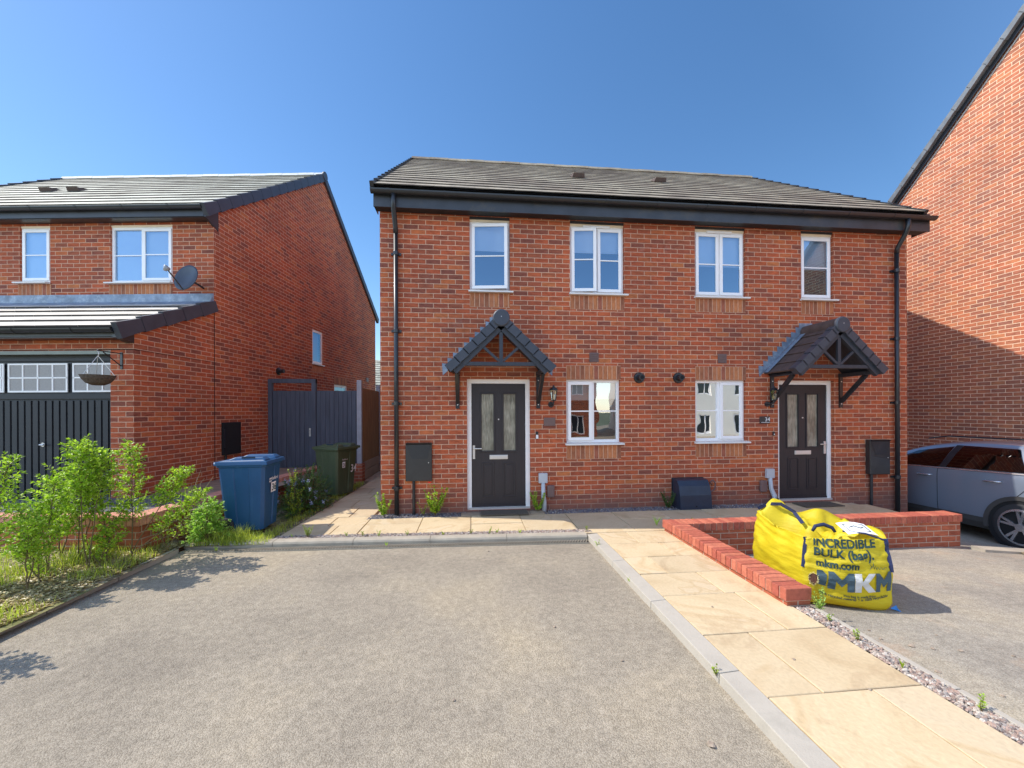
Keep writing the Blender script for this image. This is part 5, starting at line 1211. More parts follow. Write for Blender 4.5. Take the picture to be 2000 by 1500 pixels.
def strap(name, pts, w_=.028, mt='navy', th=.004):
    m = MB()
    for i in range(len(pts)-1): m.bar(pts[i], Vector(pts[i+1])+(Vector(pts[i+1])-Vector(pts[i]))*.05, w_, th, up=Vector((-1,-1,.15)))
    return m.build(name, M[mt], bag)
strap('corner_strap', [bagpt(3.985, h, .004) for h in (.55,.65,.75,.85,.95,1.0)])
strap('corner_strap', [bagpt(.985, h, .006) for h in (.55,.65,.75,.85,.95,1.0)])
m = MB(); lp_ = [(2.99,3.98,.53),(3.08,3.95,.585),(3.15,3.86,.60),(3.19,3.74,.55),(3.19,3.64,.47)]
for i_ in range(4): m.bar(lp_[i_], Vector(lp_[i_+1])+(Vector(lp_[i_+1])-Vector(lp_[i_]))*.08, .032, .006, up=(-.6,-1,.6)); m.build('lifting_loop', M['navy'], bag)
m = MB(); m.tube([Vector((3.10,3.42,.455)), Vector((3.13,3.42,.50)), Vector((3.20,3.41,.515)), Vector((3.26,3.38,.49)), Vector((3.27,3.36,.455))], [.012,.016,.018,.016,.012], 8); m.build('lifting_loop', M['navy'], bag, smooth=True)
m = MB(); m.tube([bagpt(.98,.98,.004), bagpt(.8,1.0)+Vector((0,.05,.03)), bagpt(.6,1)+Vector((.02,.14,.03))], .008, 6); m.build('lifting_loop', M['navy'], bag)
m = MB()
for k in range(7):
    a_ = bagpt(.995,.06)+Vector((.01,0,-.005)); m.tube([a_, a_+Vector((.05+.004*k, -.015+.006*k, -.012+.004*k)), a_+Vector((.085, -.03+.01*k, -.03))], .003, 4)
m.build('frayed_cord', M['peg'], bag)
# white document pouch on the top
lbp = lambda u, v: Vector((3.24+u*.21+v*.04, 3.20+v*.17-u*.07, .485+v*.05+.018*math.sin(u*3)))
m = MB()
for i in range(6):
    for j in range(6): a, b, c, d = [lbp((i+x)/6, (j+y)/6) for x, y in ((0,0),(1,0),(1,1),(0,1))]; m.quad(a, b, c, d)
lb = m.build('document_label', M['white'], bag)
for pp in ([(.15,.2),(.85,.2)], [(.85,.2),(.85,.8)], [(.85,.8),(.15,.8)], [(.15,.8),(.15,.2)], [(.25,.5),(.45,.6)], [(.45,.6),(.6,.42)], [(.6,.42),(.75,.55)]):
    MB().tube([lbp(*pp[0])+Vector((0,0,.004)), lbp(*pp[1])+Vector((0,0,.004))], .003, 4).build('label_line', M['ink'], lb)
# print on the front: u along the front 0..1, v height share
def fpr(u0, v0):
    return lambda u, v: bagpt(min(.999, max(.001, u0+u/.62)), max(.01, min(1, v0+v/.57)), .008)
def ptxt(s, size, u0, v0, mt='ink', bold=0, squash=1, arc=0):
    f0 = fpr(u0, v0)
    return text_mesh('print', s, size, M[mt], bag, (lambda u, v: f0(u, v + arc*((u/.62+u0-.5)**2))), bold=bold, sub=4, squash=squash)
ptxt('INCREDIBLE', .098, .07, .875, bold=.0032, squash=.90, arc=.08)
ptxt('BULK (bag).', .095, .08, .73, bold=.0032, squash=.94, arc=.08)
ptxt('mkm.com', .080, .11, .590, bold=.0030, squash=.93, arc=.05)
ptxt('This bag is made from', .027, .40, .185, bold=.0006, arc=.15)
ptxt('100% recycled material & is 100% recyclable', .0285, .13, .14, bold=.0007, arc=.25, squash=.97)
# heavy block letters of the merchant's mark
def blk(polys, u0, mt):
    m = MB()
    for pl_ in polys:
        bm = bmesh.new(); f_ = bm.faces.new([bm.verts.new((x*.115, y*.155, 0)) for x, y in pl_]); bmesh.ops.triangulate(bm, faces=[f_])
        for _ in range(4):
            le = [e for e in bm.edges if e.calc_length() > .025]
            if le: bmesh.ops.subdivide_edges(bm, edges=le, cuts=1)
            bmesh.ops.triangulate(bm, faces=bm.faces)
        bm.verts.index_update(); f0 = fpr(u0, .265)
        m.add([f0(v.co.x, v.co.y + .09*((v.co.x/.62+u0-.5)**2)) for v in bm.verts], [tuple(v.index for v in f.verts) for f in bm.faces]); bm.free()
    return m.build('print', M[mt], bag)
Mp = [(0,0),(0,1),(.32,1),(.78,.62),(1.24,1),(1.56,1),(1.56,0),(1.12,0),(1.12,.5),(.78,.22),(.44,.5),(.44,0)]
blk([Mp], .235, 'ink2')
blk([[(0,0),(0,1),(.42,1),(.42,.58),(.86,1),(1.30,1),(.80,.52),(1.34,0),(.86,0),(.42,.42),(.42,0)]], .53, 'pink_white')
blk([Mp], .755 - .02, 'ink2') if False else blk([[(x*.68, y) for x, y in Mp]], .775, 'ink2')
blk([[(0,.15),(0,.95),(.3,.98),(.55,.8),(.55,.1)]], .115, 'ink2')
sg = MB(); sc_ = [(.02,.06),(.0,.05),(.01,.035),(.02,.02),(.0,.0),(.03,.03),(.035,.06),(.035,.0),(.045,.03),(.055,.0),(.065,.02),(.075,.0),(.09,.02),(.10,.0),(.12,.015),(.14,.01)]
f0 = fpr(.70, .60); sg.tube([f0(a, b)+Vector((0,-.003,0)) for a, b in sc_], .0018, 4); sg.build('marker_scribble', M['ink'], bag)
# torn hole with soil showing
hl = MB(); hc = (.075, .40); ring_ = []
for k in range(18):
    t = 2*PI*k/18; r1 = 1+.25*noise.noise(Vector((math.cos(t)*2, math.sin(t)*2, 7))); ring_.append(bagpt(max(.004, hc[0]+.048*r1*math.cos(t)), hc[1]+.085*r1*math.sin(t), .012))
cc = bagpt(hc[0], hc[1], .004); hl.add([cc]+ring_, [(0, 1+k, 1+(k+1) % 18) for k in range(18)]); hl.build('torn_hole', plain('damp_soil', (.12,.05,.03), .95, var=.5, scale=60), bag)
fr = MB(); rnd = random.Random(3)
for k in range(40):
    t = 2*PI*k/40; a_ = bagpt(max(.002, hc[0]+.05*math.cos(t)), hc[1]+.088*math.sin(t), .010); b_ = a_ + Vector((rnd.uniform(-.012,.012), -rnd.uniform(.004,.014), rnd.uniform(-.012,.012))); fr.bar(a_, b_, .0035, .0015)
fr.build('torn_edge', plain('pale_fibre', (.8,.7,.3), .8), bag)

# ================================================================== CAR
car = thing('parked_car', (8.88, 6.5, -.5), 0, 'grey-blue estate car parked half in shade beside the right gable', 'car', world=True)
CX = 8.90; G = -.51
# stations along y: (y, halfwidth, sill z, belt z, roof z, roof halfwidth)
stn = [(4.28,.70,.30,.80,.84,.60),(4.36,.86,.26,.92,1.00,.64),(4.62,.905,.24,1.02,1.40,.62),(4.95,.925,.22,1.09,1.52,.645),(5.5,.93,.20,1.10,1.57,.655),(6.2,.93,.20,1.08,1.535,.66),
       (6.75,.93,.20,1.06,1.41,.65),(7.15,.925,.20,1.03,1.22,.66),(7.6,.92,.20,.99,1.02,.70),(8.2,.90,.22,.93,.96,.66),(8.6,.84,.25,.80,.84,.60),(8.76,.70,.30,.62,.66,.55)]
def csec(y, hw, sz, bz, rz__, rw):
    side = [(hw*.93, sz), (hw*.985, sz+.10), (hw, sz+.30), (hw*.992, (sz+bz)/2+.1), (hw*.985, bz-.10), (hw*.965, bz-.02), (hw*.955, bz), ((hw*.955*.45+rw*.55)+.012, bz+(rz__-bz)*.55), (rw+.015, bz+(rz__-bz)*.86), (rw*.93, rz__-.012), (rw*.5, rz__+.008), (0, rz__+.014)]
    return [(-a, b) for a, b in side] + [(a, b) for a, b in reversed(side[:-1])]
m = MB(); secs = [csec(*s__) for s__ in stn]; n = len(secs[0])
vs = [(CX+a, stn[i][0], G+b) for i, se in enumerate(secs) for a, b in se]
fs = []
for i in range(len(secs)-1):
    for k in range(n): fs.append((i*n+k, i*n+(k+1) % n, (i+1)*n+(k+1) % n, (i+1)*n+k))
fs.append(tuple(range(n))[::-1]); fs.append(tuple(range((len(secs)-1)*n, len(secs)*n)))
fs = [f[::-1] for f in fs]
m.add(vs, fs); body = m.build('body', M['paint'], car, smooth=True)
sm = body.modifiers.new('sub', 'SUBSURF'); sm.levels = sm.render_levels = 2
def lerp_s(y):
    for i in range(len(stn)-1):
        if stn[i][0] <= y <= stn[i+1][0]:
            t = (y-stn[i][0])/(stn[i+1][0]-stn[i][0]); return [stn[i][k]*(1-t)+stn[i+1][k]*t for k in range(6)]
    return stn[-1]
def side_x(y, z, out=.0):
    s__ = lerp_s(y); se = csec(*s__)[:12]; zz = z-G
    for k in range(len(se)-1):
        if se[k][1] <= zz <= se[k+1][1]:
            t = (zz-se[k][1])/(se[k+1][1]-se[k][1]+1e-9); return CX + (se[k][0]*(1-t)+se[k+1][0]*t) - out
    return CX + se[0][0] - out
def sheet(name, poly_yz, m_, out=.006, par=None, n=14):
    """panel following the car's left side inside a four sided outline (y,z)"""
    mm = MB(); a, b, c, d = poly_yz
    P = lambda u, v: ((a[0]*(1-u)+b[0]*u)*(1-v)+(d[0]*(1-u)+c[0]*u)*v, (a[1]*(1-u)+b[1]*u)*(1-v)+(d[1]*(1-u)+c[1]*u)*v)
    g_ = [[(lambda q: Vector((side_x(q[0], q[1], out), q[0], q[1])))(P(i/n, j/n)) for i in range(n+1)] for j in range(n+1)]
    for j in range(n):
        for i in range(n): mm.quad(g_[j][i+1], g_[j][i], g_[j+1][i], g_[j+1][i+1])
    o = mm.build(name, m_, par or car, smooth=True); return o
sheet('side_window', [(5.12,.625),(6.12,.585),(6.00,.955),(5.30,.955)], M['carglass'], .012)
sheet('side_window', [(6.22,.58),(7.20,.535),(6.66,.82),(6.12,.93)], M['carglass'], .012)
sheet('pillar_trim', [(6.12,.585),(6.22,.58),(6.10,.955),(6.00,.955)], M['black'], .014, n=4)
sheet('rear_quarter_window', [(4.78,.70),(5.02,.64),(5.18,.93),(4.98,.90)], M['carglass'], .012, n=6)
sheet('window_trim', [(5.0,.600),(7.35,.515),(7.35,.53),(5.0,.62)], M['alloy'], .016)
sheet('sill_cladding', [(5.55,G+.20),(7.55,G+.20),(7.55,G+.36),(5.55,G+.38)], M['cladding'], .010)
for yy in (6.22,): 
    mm = MB(); mm.tube([(side_x(yy-.02*math.sin(k), z, .002), yy + .03*(z-.1), z) for k, z in enumerate([G+.30+.07*q for q in range(12)])], .004, 4); mm.build('door_seam', M['dark'], car)
mm = MB(); mm.tube([(side_x(5.05+.10*math.sin(q/4), G+.72+.06*q, .002), 5.25-.05*q, G+.72+.06*q) for q in range(7)], .004, 4); mm.build('door_seam', M['dark'], car)
for yy, zz in ((5.48,.455),(6.42,.425)):
    mm = MB(); x_ = side_x(yy, zz, .03); mm.tube([(x_+.03,yy-.11,zz+.004),(x_,yy-.09,zz),(x_,yy+.09,zz-.006),(x_+.03,yy+.11,zz-.008)], .014, 8); mm.build('door_handle', M['alloy'], car, smooth=True)
mm = MB(); mm.tube([(CX-.60,4.9,G+1.56),(CX-.60,5.1,G+1.61),(CX-.60,6.3,G+1.605),(CX-.60,6.6,G+1.55)], .012, 8); mm.build('roof_rail', M['black'], car, smooth=True)
def wheel(y, s_side):
    wx = CX + s_side*.93
    c = Vector((wx, y, G+.345))
    t_ = MB(); t_.lathe(c, [(.25,-.02*1),(.30,-.015),(.335,.0),(.345,.03),(.345,.19),(.32,.21)] if s_side < 0 else [(.32,-.21),(.345,-.19),(.345,-.03),(.335,0),(.30,.015),(.25,.02)], 40, 'x', caps=False)
    wo = t_.build('wheel', M['rubber'], car, smooth=False)
    k0 = -1 if s_side < 0 else 1
    dk = MB(); dk.lathe(c+Vector((-k0*.06,0,0)), [(.26,-.01),(.26,.01)], 32, 'x'); dk.build('brake_well', M['dark'], wo)
    rm_ = MB(); rm_.lathe(c+Vector((k0*.012,0,0)), [(.232,-.02),(.262,-.012),(.262,.012),(.232,.02)], 40, 'x', caps=False)
    for q in range(5):
        for dq in (-.16, .16):
            t0 = 2*PI*q/5+.3; t1 = t0+dq
            rm_.bar(c+Vector((k0*.018, .05*math.cos(t0), .05*math.sin(t0))), c+Vector((k0*.012, .245*math.cos(t1), .245*math.sin(t1))), .032, .02, up=(1,0,0))
    rm_.lathe(c+Vector((k0*.02,0,0)), [(.055,-.02),(.06,0),(.03,.015)], 16, 'x'); rm_.build('alloy_rim', M['alloy'], wo)
    ar = MB(); N = 26; r_in, r_out = .385, .445
    for q in range(N):
        t0, t1 = R(-12)+R(204)*q/N, R(-12)+R(204)*(q+1)/N
        xo = wx + k0*.012; P_ = lambda r__, t__, dx: Vector((xo+dx, y+r__*math.cos(t__), c.z+r__*math.sin(t__)))
        a, b, cc_, d = P_(r_in,t0,0), P_(r_in,t1,0), P_(r_out,t1,0), P_(r_out,t0,0)
        f_ = [(0,1,2,3),(4,7,6,5),(0,4,5,1),(2,6,7,3)]
        ar.add([a,b,cc_,d]+[p-Vector((k0*.06,0,0)) for p in (a,b,cc_,d)], f_)
    ar.build('arch_cladding', M['cladding'], car)
    wl = MB(); wl.lathe(Vector((wx-k0*.012, y, c.z)), [(.40,-.012),(.40,.012)], 32, 'x'); wl.build('wheel_well', M['dark'], car)
for y_ in (5.14, 7.86):
    for s__ in (-1, 1): wheel(y_, s__)
mm = MB(); mm.box(CX-.45, CX+.45, 4.255, 4.30, G+.70, G+.80); mm.build('tail_light', plain('red_lamp', (.4,.01,.01), .2), car)
mm = MB(); mm.add([(CX-.58,4.50,G+1.06),(CX+.58,4.50,G+1.06),(CX+.52,4.63,G+1.40),(CX-.52,4.63,G+1.40)], [(0,1,2,3)]); mm.v = [(x,y-.035,z) for x, y, z in mm.v]; mm.build('rear_window', M['carglass'], car)

# ================================================================== PLANTS
def leaf(mb, p, d, up, L, w_):
    d = d.normalized(); s_ = d.cross(up)
    if s_.length < 1e-3: s_ = d.cross(Vector((1,0,0)))
    s_.normalize(); n_ = s_.cross(d)
    a, t = p, p + d*L - n_*L*.12; m1 = p + d*L*.45 + n_*L*.02
    mb.add([a, m1+s_*w_*.5+n_*L*.06, t, m1-s_*w_*.5+n_*L*.06, m1], [(0,4,1),(4,2,1),(0,3,4),(4,3,2)])
def rv_(rnd, s=1): return Vector((rnd.uniform(-s,s), rnd.uniform(-s,s), rnd.uniform(-s,s)))
def branch_leaves(fo, st, p0, p1, rnd, L, step=.022, start=.2, r0=.004):
    p0, p1 = Vector(p0), Vector(p1); d = p1-p0; n = max(3, int(d.length/step)); pts = []
    bend = rv_(rnd, .06*d.length)
    for i in range(n+1):
        t = i/n; p = p0 + d*t + bend*math.sin(PI*t) ; pts.append(p)
    st.tube([pts[0], pts[n//2], pts[-1]], [r0, r0*.7, r0*.35], 5, cap=False)
    a = rnd.uniform(0, 6)
    for i in range(n+1):
        t = i/n
        if t < start: continue
        a += 2.4; dd = d.normalized(); u = dd.cross(Vector((.3,.2,1))).normalized(); v = dd.cross(u)
        for k in range(2):
            o = u*math.cos(a+PI*k) + v*math.sin(a+PI*k)
            leaf(fo, pts[i], o + dd*.7 + Vector((0,0,.15)) + rv_(rnd,.25), Vector((0,0,1))+rv_(rnd,.5), L*rnd.uniform(.6,1.1)*(1-.3*t), L*.40*rnd.uniform(.8,1.1))
    for k in range(6): leaf(fo, pts[-1], d.normalized()+rv_(rnd,.6), Vector((0,0,1))+rv_(rnd,.3), L*.6, L*.25)
def sapling(base, stems, label, seed, L=.062, mat_='leaf', spread=.17, density=1.0, low=.25):
    rnd = random.Random(seed); base = Vector(base)
    t = thing('shrub', base, 0, label, 'shrub', 'young shrubs in the planted bed', world=True)
    fo, st = MB(), MB()
    for top, bare in stems:
        top = Vector(top); d = top-base; bend = Vector((rnd.uniform(-.05,.05), rnd.uniform(-.03,.03), 0)); N = 8
        pts = [base + d*(i/N) + bend*math.sin(PI*i/N) + Vector((rnd.uniform(-.008,.008), 0, 0)) for i in range(N+1)]
        st.tube(pts, [.0062*(1-.7*i/N) for i in range(N+1)], 6, cap=False)
        nb = int(38*density*d.length/1.0)
        for b_ in range(nb):
            f = bare + (1-bare)*((b_+rnd.random())/nb); i = min(N-1, int(f*N)); p = pts[i].lerp(pts[i+1], f*N-i)
            an = b_*2.4+rnd.uniform(-.4,.4); ln = spread*(1.05-.55*f)*rnd.uniform(.6,1.25)
            branch_leaves(fo, st, p, p+Vector((math.cos(an)*ln, math.sin(an)*ln, ln*rnd.uniform(.35,1.0))), rnd, L, r0=.0028)
        branch_leaves(fo, st, pts[-2], pts[-1]+(pts[-1]-pts[-2])*.3, rnd, L)
    st.build('stems', M['bark'], t); fo.build('foliage', M[mat_], t)
    return t
sapling((-4.14,3.94,.03), [((-4.09,4.05,1.12), .30)], 'slender upright shrub at the very left edge of the bed', 1, spread=.19, density=1.4)
sapling((-4.30,4.05,.03), [((-4.42,4.10,.78), .25), ((-4.22,4.02,.55), .3)], 'low shrub cut by the left edge of the picture', 12, spread=.13)
sapling((-3.84,3.95,.03), [((-3.93,3.98,.72), .30), ((-3.78,3.92,.60), .35)], 'short two-stemmed shrub nearest the camera', 2, spread=.17, density=1.3)
sapling((-3.98,4.28,.04), [((-3.98,4.35,.92), .28), ((-4.10,4.30,.70), .35)], 'medium shrub with thin dark stems', 3, spread=.20, density=1.4)
sapling((-3.76,4.42,.03), [((-3.76,4.38,1.24), .56), ((-3.62,4.42,1.12), .60)], 'tallest shrub with two bare lower stems', 4, spread=.21, density=1.7)
sapling((-4.02,4.62,.03), [((-4.00,4.66,.98), .42), ((-3.88,4.66,.84), .5)], 'shrub half hidden behind the tallest one', 16, spread=.17, density=1.2)
sapling((-3.62,4.74,.03), [((-3.60,4.70,1.20), .30), ((-3.05,4.70,.92), .58), ((-2.98,4.88,.66), .35)], 'shrub with long branches leaning right over the low wall', 5, spread=.17, density=1.5)
sapling((-3.74,4.60,.03), [((-3.80,4.62,.62), .15), ((-3.60,4.62,.55), .2)], 'waist-low shrub filling the space before the brick wall corner', 17, spread=.15, density=1.3)
sapling((-4.30,4.75,.03), [((-4.32,4.75,.92), .2), ((-4.15,4.72,.8), .25)], 'wide leafy shrub against the left wall', 18, spread=.2, density=1.4)
sapling((-3.68,3.05,.02), [((-3.66,3.08,1.0), .4)], 'shrub just outside the left edge whose shadow falls on the drive', 19, spread=.2, density=1.2)
# young plants low in the bed
sapling((-3.70,4.48,.03), [((-3.86,4.50,.30), .1), ((-3.58,4.46,.26), .1)], 'knee-high sprout at the foot of the tallest shrub', 13, spread=.08, L=.045)
sapling((-3.90,4.12,.03), [((-4.02,4.12,.32), .1), ((-3.82,4.10,.28), .1)], 'low sprout with broad leaves in the grass of the bed', 14, spread=.09, L=.05)
sapling((-4.32,4.45,.03), [((-4.40,4.45,.5), .1), ((-4.22,4.45,.44), .1)], 'leafy sprout against the low wall at far left', 15, spread=.12, L=.05)
sapling((-3.42,4.98,.03), [((-3.25,4.98,.40), .2), ((-3.52,4.95,.25), .2)], 'small seedling shrub close to the corner of the kerb', 6, spread=.10, L=.045)
def bush(base, rad, n, label, mat_, seed, L=.05, cat='bush', flowers=None, name='bush', stemcol='bark'):
    rnd = random.Random(seed); base = Vector(base); t = thing(name, base, 0, label, cat, world=True); fo, st = MB(), MB(); tips = []
    for i in range(n):
        th = rnd.uniform(0, 2*PI); ph = math.acos(rnd.uniform(0, 1)); k = rnd.uniform(.35, 1.0)
        tip = base + Vector((rad[0]*math.sin(ph)*math.cos(th), rad[1]*math.sin(ph)*math.sin(th), rad[2]*math.cos(ph)))*k + Vector((0,0,.04))
        tip += Vector((0,0,.10*rad[2]*noise.noise(tip*5)))
        root = base + (tip-base)*.25*Vector((1,1,0)).length*.3; p0 = base.lerp(tip, .55)
        if i % 4 == 0: st.tube([base+Vector((rnd.uniform(-.03,.03),rnd.uniform(-.03,.03),0)), p0, tip], [.005,.003,.0015], 5, cap=False)
        branch_leaves(fo, st, tip.lerp(base, .22), tip+rv_(rnd,.03), rnd, L, step=.024, start=0, r0=.002); tips.append(tip)
    st.build('stems', M[stemcol], t); fo.build('foliage', M[mat_], t)
    if flowers:
        fl = MB()
        for i in range(flowers):
            p = rnd.choice(tips) + Vector((0,-.02,.03))
            for q in range(26): leaf(fl, p+rv_(rnd,.022)+Vector((0,0,rnd.uniform(0,.04))), rv_(rnd), rv_(rnd), .014, .010)
        fl.build('flowers', M['blue_flower'], t)
    return t
bush((-3.17,5.26,.02), (.27,.22,.54), 170, 'pale glossy bush in front of the blue bin', 'leaf_pale', 21, L=.062)
bush((-2.62,6.80,.0), (.40,.72,.74), 640, 'dark green bush with blue flowers between the two bins', 'leaf_dark', 22, L=.042, flowers=26)
bush((-2.62,6.35,.0), (.13,.2,.72), 60, 'lime green feathery plant right behind the blue bin', 'leaf_lime', 23, L=.045, name='plant', cat='plant')
dw = thing('dead_stalk', (-3.30,5.38,.05), 0, 'dry branched stalk standing left of the blue bin', 'stalk', world=True); m = MB()
m.tube([(-3.42,5.30,.2),(-3.36,5.3,.45),(-3.20,5.3,.66),(-3.12,5.3,.78)], [.006,.005,.004,.002], 5); m.tube([(-3.33,5.3,.50),(-3.32,5.3,.7),(-3.26,5.3,.86)], [.004,.003,.002], 5); m.tube([(-3.27,5.3,.58),(-3.27,5.3,.7),(-3.22,5.3,.76)], [.003,.003,.002], 5)
m.build('stalk', M['twig'], dw)
# weeds and small plants
def weed(base, h, n, label, mat_='leaf', seed=1, flower=None, name='weed', blades=False, group=None):
    rnd = random.Random(seed); base = Vector(base); t = thing(name, base, 0, label, 'weed' if name == 'weed' else 'plant', group, world=True); fo, st = MB(), MB()
    for i in range(n):
        an = rnd.uniform(0, 2*PI); l = h*rnd.uniform(.5,1.0); tip = base + Vector((math.cos(an)*l*.45, math.sin(an)*l*.3, l))
        if blades:
            leaf(fo, base, tip-base, Vector((math.sin(an), math.cos(an), .3)), l, .012)
        else:
            branch_leaves(fo, st, base, tip, rnd, max(.022, h*.16), step=max(.012, h*.06), start=.12, r0=.0018)
    if st.f: st.build('stems', M['bark'], t)
    fo.build('foliage', M[mat_], t)
    if flower:
        m = MB(); c_ = base+Vector(flower)
        for k in range(6): an = k*PI/3; leaf(m, c_, Vector((math.cos(an), math.sin(an), .7)), Vector((0,0,1)), .045, .045)
        m.build('flower', M['red_flower'], t); MB().tube([base, base+Vector(flower)*.6+Vector((.02,0,0)), c_], [.003,.002,.002], 5).build('flower_stalk', M['leaf'], t)
    return t
weed((-.53,6.17,.0), .42, 20, 'wild poppy plant with one red flower against the brick wall', 'leaf', 31, (-.08,-.02,.49), name='poppy_plant')
weed((-1.27,6.16,0), .34, 14, 'yellowish weed at the left corner of the brick house', 'leaf', 32)
weed((1.03,6.22,0), .30, 18, 'tangled weed between the left door and the grey duct', 'leaf', 33)
weed((3.13,6.20,-.01), .26, 14, 'dark weed left of the curved cowl', 'leaf_dark', 34)
weed((-.71,6.20,0), .22, 3, 'single thin stalk under the black meter box', 'leaf_lime', 35)
weed((2.50,5.28,0), .16, 7, 'small broad-leaved weed at the corner of the garden wall', 'leaf_pale', 36, blades=True)
weed((2.72,2.93,-.02), .18, 7, 'upright seedling at the near end of the garden wall', 'leaf_pale', 37)
weed((4.55,5.22,0), .10, 6, 'tiny weed behind the garden wall near the bag', 'leaf_lime', 38)
weed((2.93,5.15,0), .16, 2, 'thin sprig behind the garden wall', 'leaf_lime', 39)
weed((-2.02,5.30,0), .15, 12, 'bright weed on the gravel near the blue bin', 'leaf_lime', 40)
weed((5.0,6.22,0), .12, 10, 'low weed beside the right front door', 'leaf_dark', 41)
GW = 'small weeds in the gravel and joints'
lbw = 'tiny green weed growing in a joint or in the gravel'
for i, (x, y, z) in enumerate([(-2.22,5.33,0),(-1.35,5.27,0),(-1.15,5.23,0),(-1.55,5.28,0),(-.35,5.20,0),(.23,5.17,0),(.33,5.20,0),(.0,5.2,0),(.62,5.16,0),(-.8,5.24,0),(1.50,5.16,0),(1.47,4.62,-.03),(1.46,3.65,-.03),(1.455,2.30,-.03),(2.60,2.5,.0),(2.63,2.75,0),(2.58,2.2,0),(2.62,1.85,0),(2.60,1.6,0),(2.75,4.7,-.2),(-1.0,4.95,-.03),(-2.9,4.97,-.03)]):
    weed((x,y,z), .05+.03*((i*7) % 3)/2, 5, lbw, ['leaf','leaf_lime','leaf'][i % 3], 50+i, group=GW, blades=(i % 4 == 0))

# the planted bed: soil, grass, litter
def bz(x, y): return -.008 + .045*min(1, max(0, (-3.4-x)/.6)) + .012*noise.noise(Vector((x*3, y*3, 0)))
struct('planted_bed', grid(-9, -3.35, -3, 5.35, 70, 80, bz), M['soil'])
struct('side_bed', grid(-3.45, -2.30, 5.12, 9.5, 20, 60, lambda x, y: -.012+.012*noise.noise(Vector((x*4, y*4, 1)))), M['soil'])
rnd = random.Random(77); gr, sw = MB(), MB()
def blade(mb, x, y, z, h, lean, w_=.006):
    an = rnd.uniform(0, 2*PI); d = Vector((math.cos(an), math.sin(an), 0)); s_ = Vector((-d.y, d.x, 0))*w_/2; p = Vector((x,y,z)); m1 = p+Vector((0,0,h*.6))+d*lean*.35; t = p+Vector((0,0,h))+d*lean
    mb.add([p-s_, p+s_, m1+s_*.7, m1-s_*.7, t], [(0,1,2,3),(3,2,4)])
for i in range(16000):
    x = -3.40 - abs(rnd.gauss(0, 1))*.75; y = rnd.uniform(2.4, 5.25)
    if x < -6.5: continue
    dens = noise.noise(Vector((x*1.9, y*1.9, 9)))*.9 + .10 + min(.45, (-3.55-x)*.75) - max(0, (3.95-y))*.75
    if rnd.random() > dens: continue
    h = rnd.uniform(.04,.12) + (.06 if x < -3.9 else 0)*rnd.random(); blade(gr, x, y, bz(x,y)-.005, h, h*.5)
for i in range(2600): # grass round the blue bin and along the fence foot
    x = rnd.gauss(-2.85,.28); y = rnd.uniform(5.12, 5.5) 
    if not -3.4 < x < -2.42: continue
    h = rnd.uniform(.03,.10) + (.1 if x < -2.75 and rnd.random() < .2 else 0); blade(gr, x, y, -.015, h, h*.55)
for i in range(1600):
    y = rnd.uniform(5.5, 9.2); x = -2.48 + .10*(y-5.3)/2.6 + rnd.gauss(-.06,.06); 
    if x > -2.40+.10*(y-5.3)/2.6: continue
    h = rnd.uniform(.03,.09); blade(gr, x, y, -.012, h, h*.5)
tag(gr.build('grass', M['grass'], None), 'rough grass growing in the planted bed and round the bins', 'grass', kind='stuff')
for i in range(6500):
    x = -3.41 - abs(rnd.gauss(0,.42)); y = rnd.uniform(2.6, 5.2); a = rnd.uniform(0, PI); l = rnd.uniform(.02,.06); z = bz(x,y)+rnd.uniform(.002,.015); d = Vector((math.cos(a), math.sin(a), rnd.uniform(-.1,.2)))*l; s_ = Vector((-d.y, d.x, 0)).normalized()*rnd.uniform(.003,.010)
    p = Vector((x,y,z)); sw.add([p-s_, p+d*.5-s_*1.6+Vector((0,0,.004)), p+d, p+d*.5+s_*1.6], [(0,1,2,3)])
tag(sw.build('leaf_litter', M['straw'], None), 'dry leaf and bark litter on the soil of the bed', 'litter', kind='stuff')
# taller seed grasses behind the shrubs
tg = MB()
for x, y, n in ((-3.75,5.20,20),(-3.45,5.35,16),(-4.3,5.3,10)):
    for k in range(n): blade(tg, x+rnd.gauss(0,.09), y+rnd.gauss(0,.04), .05 if y < 5.25 else .30, rnd.uniform(.25,.55), rnd.uniform(.03,.18), .005)
tag(tg.build('tall_grass', M['leaf_lime'], None), 'tall thin grass stems rising behind the low left wall', 'grass', kind='stuff')

# gravel strips
def pebbles(name, m_, pts, label, rmin, rmax):
    mb = MB(); o8 = [(1,0,0),(0,1,0),(-1,0,0),(0,-1,0)]
    for x, y, z in pts:
        r_ = rnd.uniform(rmin, rmax); a = rnd.uniform(0, PI); ca, sa = math.cos(a), math.sin(a); sx_, sy_, sz_ = r_*rnd.uniform(.9,1.5), r_*rnd.uniform(.7,1.0), r_*rnd.uniform(.5,.8)
        vs = []
        for (u, v, w_) in ((1,0,0),(.5,.85,.1),(-.5,.8,-.1),(-1,0,0),(-.5,-.85,.1),(.5,-.8,-.05)):
            vs.append((x+(u*ca*sx_-v*sa*sy_), y+(u*sa*sx_+v*ca*sy_), z+w_*sz_))
        for (u, v) in ((.55,.2),(-.2,.5),(-.4,-.4),(.3,-.45)): vs.append((x+(u*ca*sx_-v*sa*sy_), y+(u*sa*sx_+v*ca*sy_), z+sz_))
        mb.add(vs, [(6,7,8,9),(0,1,6),(1,7,6),(1,2,7),(2,3,8),(2,8,7),(3,4,8),(4,9,8),(4,5,9),(5,0,9),(0,6,9)])
    return tag(mb.build(name, m_, None, smooth=False), label, 'gravel', kind='stuff')
P1 = [(x, ky(x)+.115+rnd.random()*.14, -.006+rnd.uniform(-.006,.006)) for x in [rnd.uniform(-2.75,1.55) for _ in range(4200)]]
